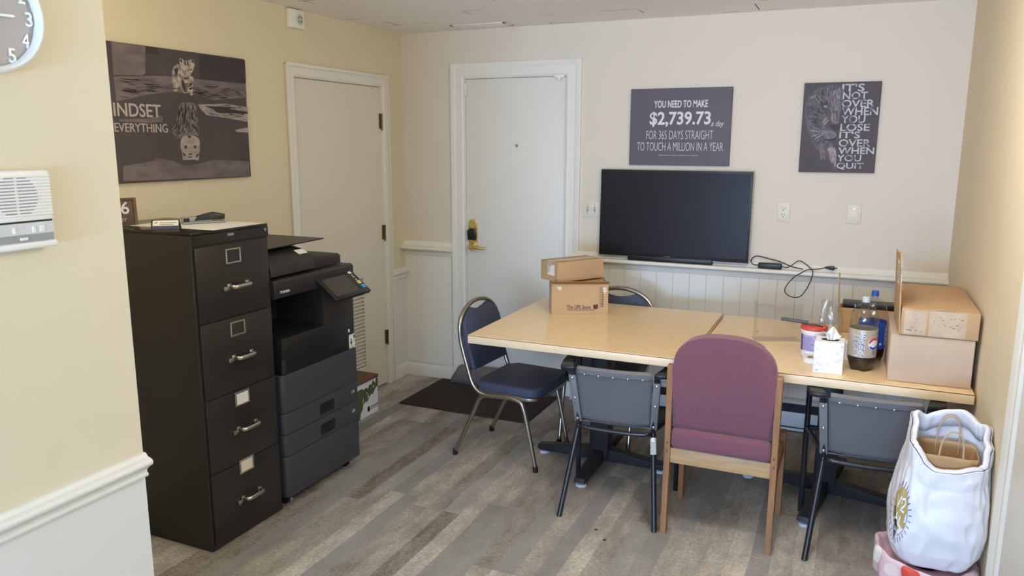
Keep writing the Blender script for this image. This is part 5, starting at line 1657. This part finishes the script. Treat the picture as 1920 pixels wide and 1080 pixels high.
def sbag(p, q, push=0.0):
    """white shopping bag: p around (0 = right wall side, counter-clockwise), q from bottom to rim"""
    a = 2 * PI * p
    z0, z1 = .278, .655
    ca, sa_ = math.cos(a), math.sin(a)
    e = .62
    sx = math.copysign(abs(ca) ** e, ca)
    sy = math.copysign(abs(sa_) ** e, sa_)
    hw = .124 + .026 * math.sin(PI * min(1, q * 1.1 + .1))
    hd = .106 + .020 * math.sin(PI * min(1, q * 1.1 + .1))
    tp = 1 - .17 * max(0, 1 - q / .16) ** 1.3
    hw, hd = hw * tp, hd * tp
    cxx = 3.234 + .022 * q
    cyy = -1.872 + .012 * q
    rim = z1 + .105 * (max(0, sa_) ** .8) - .045 * max(0, -sa_) * (.7 + .4 * ca) + .045 * max(0, ca) ** 3 + .055 * max(0, -ca) ** 4 + .012 * math.sin(5 * a + 1)
    z = z0 + (rim - z0) * q
    w1_ = noise.noise(Vector((ca * 2.1, sa_ * 2.1, q * 3.1)))
    w2_ = noise.noise(Vector((ca * 6 + 4, sa_ * 6, q * 7 + 2)))
    crease = abs(noise.noise(Vector((ca * 3.4 + q * 1.5, sa_ * 3.4 - q * 2, q * 3.5 + 7))))
    k = 1 + .045 * w1_ + .026 * w2_ - .065 * crease
    x = cxx + sx * hw * k
    y = cyy + sy * hd * k
    if push:
        o_ = Vector((sx * hd, sy * hw, 0)).normalized()
        x, y = x + o_.x * push, y + o_.y * push
    return Vector((min(x, RW - .004), y, z))


t = thing('shopping_bag', 'white plastic shopping bag with gold emblem standing in the waste bin', 'bag', (3.23, -1.86, .262))
b = MB(); b.grid(sbag, 150, 70, closed_u=True)


def hem(p, q):      # rim folded back inside the bag
    o_ = sbag(p, 1)
    c = Vector((3.256, -1.86, o_.z))
    d = (c - o_).normalized()
    return o_ + d * (.004 + .016 * math.sin(PI * q) + .006 * q) + Z * (.016 * math.sin(PI * q) - .055 * q * q)


b.grid(hem, 150, 6, closed_u=True)
for k in range(0, 1):
    b.bm.faces.new([b.bm.verts.new(sbag(i / 40, .0)) for i in range(40)])
bagm = b.build('bag_body', 'bag', t, solid=.0008, ang=80)
# emblem on the side facing the room: gold heart-shaped badge, letters and rays
EC, EQ = .606, .44


def on_bag(a, b_, d=0.0):
    """a metres around, b_ metres up from the emblem centre"""
    return sbag(EC + a / .86, EQ + b_ / .42, .0016 + d)


def patch(b, poly, mi, d, step=.008):
    """fill a polygon with a fan that follows the bag"""
    cx_ = sum(p[0] for p in poly) / len(poly); cz_ = sum(p[1] for p in poly) / len(poly)
    pts = []
    for i in range(len(poly)):
        p, q = poly[i], poly[(i + 1) % len(poly)]
        m_ = max(1, int(math.dist(p, q) / step))
        pts += [(p[0] + (q[0] - p[0]) * j / m_, p[1] + (q[1] - p[1]) * j / m_) for j in range(m_)]
    n = len(pts)
    rs = [[b.bm.verts.new(on_bag(cx_, cz_, d))]] + [[b.bm.verts.new(on_bag(cx_ + (p[0] - cx_) * s_, cz_ + (p[1] - cz_) * s_, d)) for p in pts] for s_ in (.33, .66, 1)]
    for k in range(n):
        f = b.bm.faces.new((rs[0][0], rs[1][k], rs[1][(k + 1) % n])); f.material_index = mi
        for i in (1, 2):
            f = b.bm.faces.new((rs[i][k], rs[i + 1][k], rs[i + 1][(k + 1) % n], rs[i][(k + 1) % n])); f.material_index = mi


b = MB()
patch(b, [(0, .095), (.022, .085), (.038, .062), (.042, .03), (.036, 0), (.03, -.03), (.012, -.07), (0, -.095), (-.016, -.06), (-.034, -.02), (-.038, .02), (-.032, .058), (-.018, .085)], 0, .0004)
patch(b, [(-.036, .008), (-.02, .012), (.010, -.03), (.016, -.066), (0, -.097), (-.016, -.06), (-.034, -.02)], 1, .0008)
patch(b, [(.016, -.052), (.044, -.034), (.046, -.012), (.022, -.024)], 0, .0006)
b.build('emblem', ['gold', 'ink'], t)
b = MB()
b.text('V2', (0, 0, 0), X, Z, .048, .05, .0003, .004, fn=lambda a, b_, d: on_bag(a + .006, b_ + .040, .0012 + d))
b.build('emblem_lettering', 'paper', t, smooth=False); b = MB()
b.text('AL', (0, 0, 0), X, Z, .04, .036, .0003, .03, fn=lambda a, b_, d: on_bag(a + .010 , b_ - .018 - a * .5, .0016 + d))
b.build('emblem_lettering', 'paper', t, smooth=False); b = MB()
b.text('OUT', (0, 0, 0), X, Z, .044, .022, .0003, .02, fn=lambda a, b_, d: on_bag(a - .004, b_ - .052 - a * .8, .0016 + d))
b.build('emblem_lettering', 'paper', t, smooth=False)
b = MB()
for k in range(28):
    d_ = 2 * PI * k / 28
    r0, r1 = .064, .078
    c_, s_ = math.cos(d_) * .78, math.sin(d_) * 1.45
    q_ = (-math.sin(d_) * .0013, math.cos(d_) * .0013)
    patch(b, [(c_ * r0 + q_[0], s_ * r0 + q_[1]), (c_ * r1 + q_[0], s_ * r1 + q_[1]), (c_ * r1 - q_[0], s_ * r1 - q_[1]), (c_ * r0 - q_[0], s_ * r0 - q_[1])], 0, .0004)
for k in range(40):
    d0, d1 = 2 * PI * k / 40, 2 * PI * (k + 1) / 40
    if 8 < k < 14 or 26 < k < 33:
        continue
    patch(b, [(math.cos(d) * .78 * rr_, math.sin(d) * 1.45 * rr_) for d, rr_ in ((d0, .058), (d1, .058), (d1, .0598), (d0, .0598))], 0, .0004)
b.build('emblem_rays', 'navy', t)

# brown paper bag standing inside the white one
t = thing('paper_bag', 'brown paper bag with twisted handles inside the white shopping bag', 'bag', (3.25, -1.86, .285))


def pbag(p, q):
    a = 2 * PI * p
    ca, sa_ = math.cos(a), math.sin(a)
    sx = math.copysign(abs(ca) ** .3, ca); sy = math.copysign(abs(sa_) ** .3, sa_)
    k = 1 + .05 * noise.noise(Vector((ca * 2, sa_ * 2, q * 2 + 5))) - .30 * (1 - q) ** 1.3
    return Vector((min(3.252 + sx * .088 * k, RW - .03), -1.862 + sy * .062 * k, .300 + q * (.360 + .012 * max(0, sa_))))


b = MB(); b.grid(pbag, 80, 30, closed_u=True)
b.bm.faces.new([b.bm.verts.new(pbag(i / 40, 0)) for i in range(40)])
b.build('bag_body', 'kraft', t, solid=.0012, ang=50)
for y, z0 in ((-1.800, .655), (-1.918, .640)):
    b = MB(); b.tube([(3.223, y, z0 - .03), (3.224, y, z0 + .03), (3.230, y, z0 + .07), (3.246, y + .002, z0 + .098), (3.266, y + .003, z0 + .103), (3.282, y + .002, z0 + .092), (3.290, y, z0 + .06), (3.292, y, z0 + .02), (3.292, y, z0 - .03)], .0030, 8, smooth=5); b.build('handle', 'kraft_cord', t)

# two dark scraps on the carpet
for (x, y, lab) in ((1.98, -1.67, 'tiny dark scrap of dirt on the carpet, nearer the sling chair'), (2.04, -1.74, 'tiny dark scrap of dirt on the carpet, farther from the tables')):
    b = MB(); b.prism([(-.006, -.003), (.003, -.006), (.007, .001), (.002, .006), (-.005, .004)], (x, y, .0005), X, Y, (0, 0, .002))
    tag(b.build('dirt_scrap', 'ink'), lab, 'dirt', 'dirt scraps on the carpet')
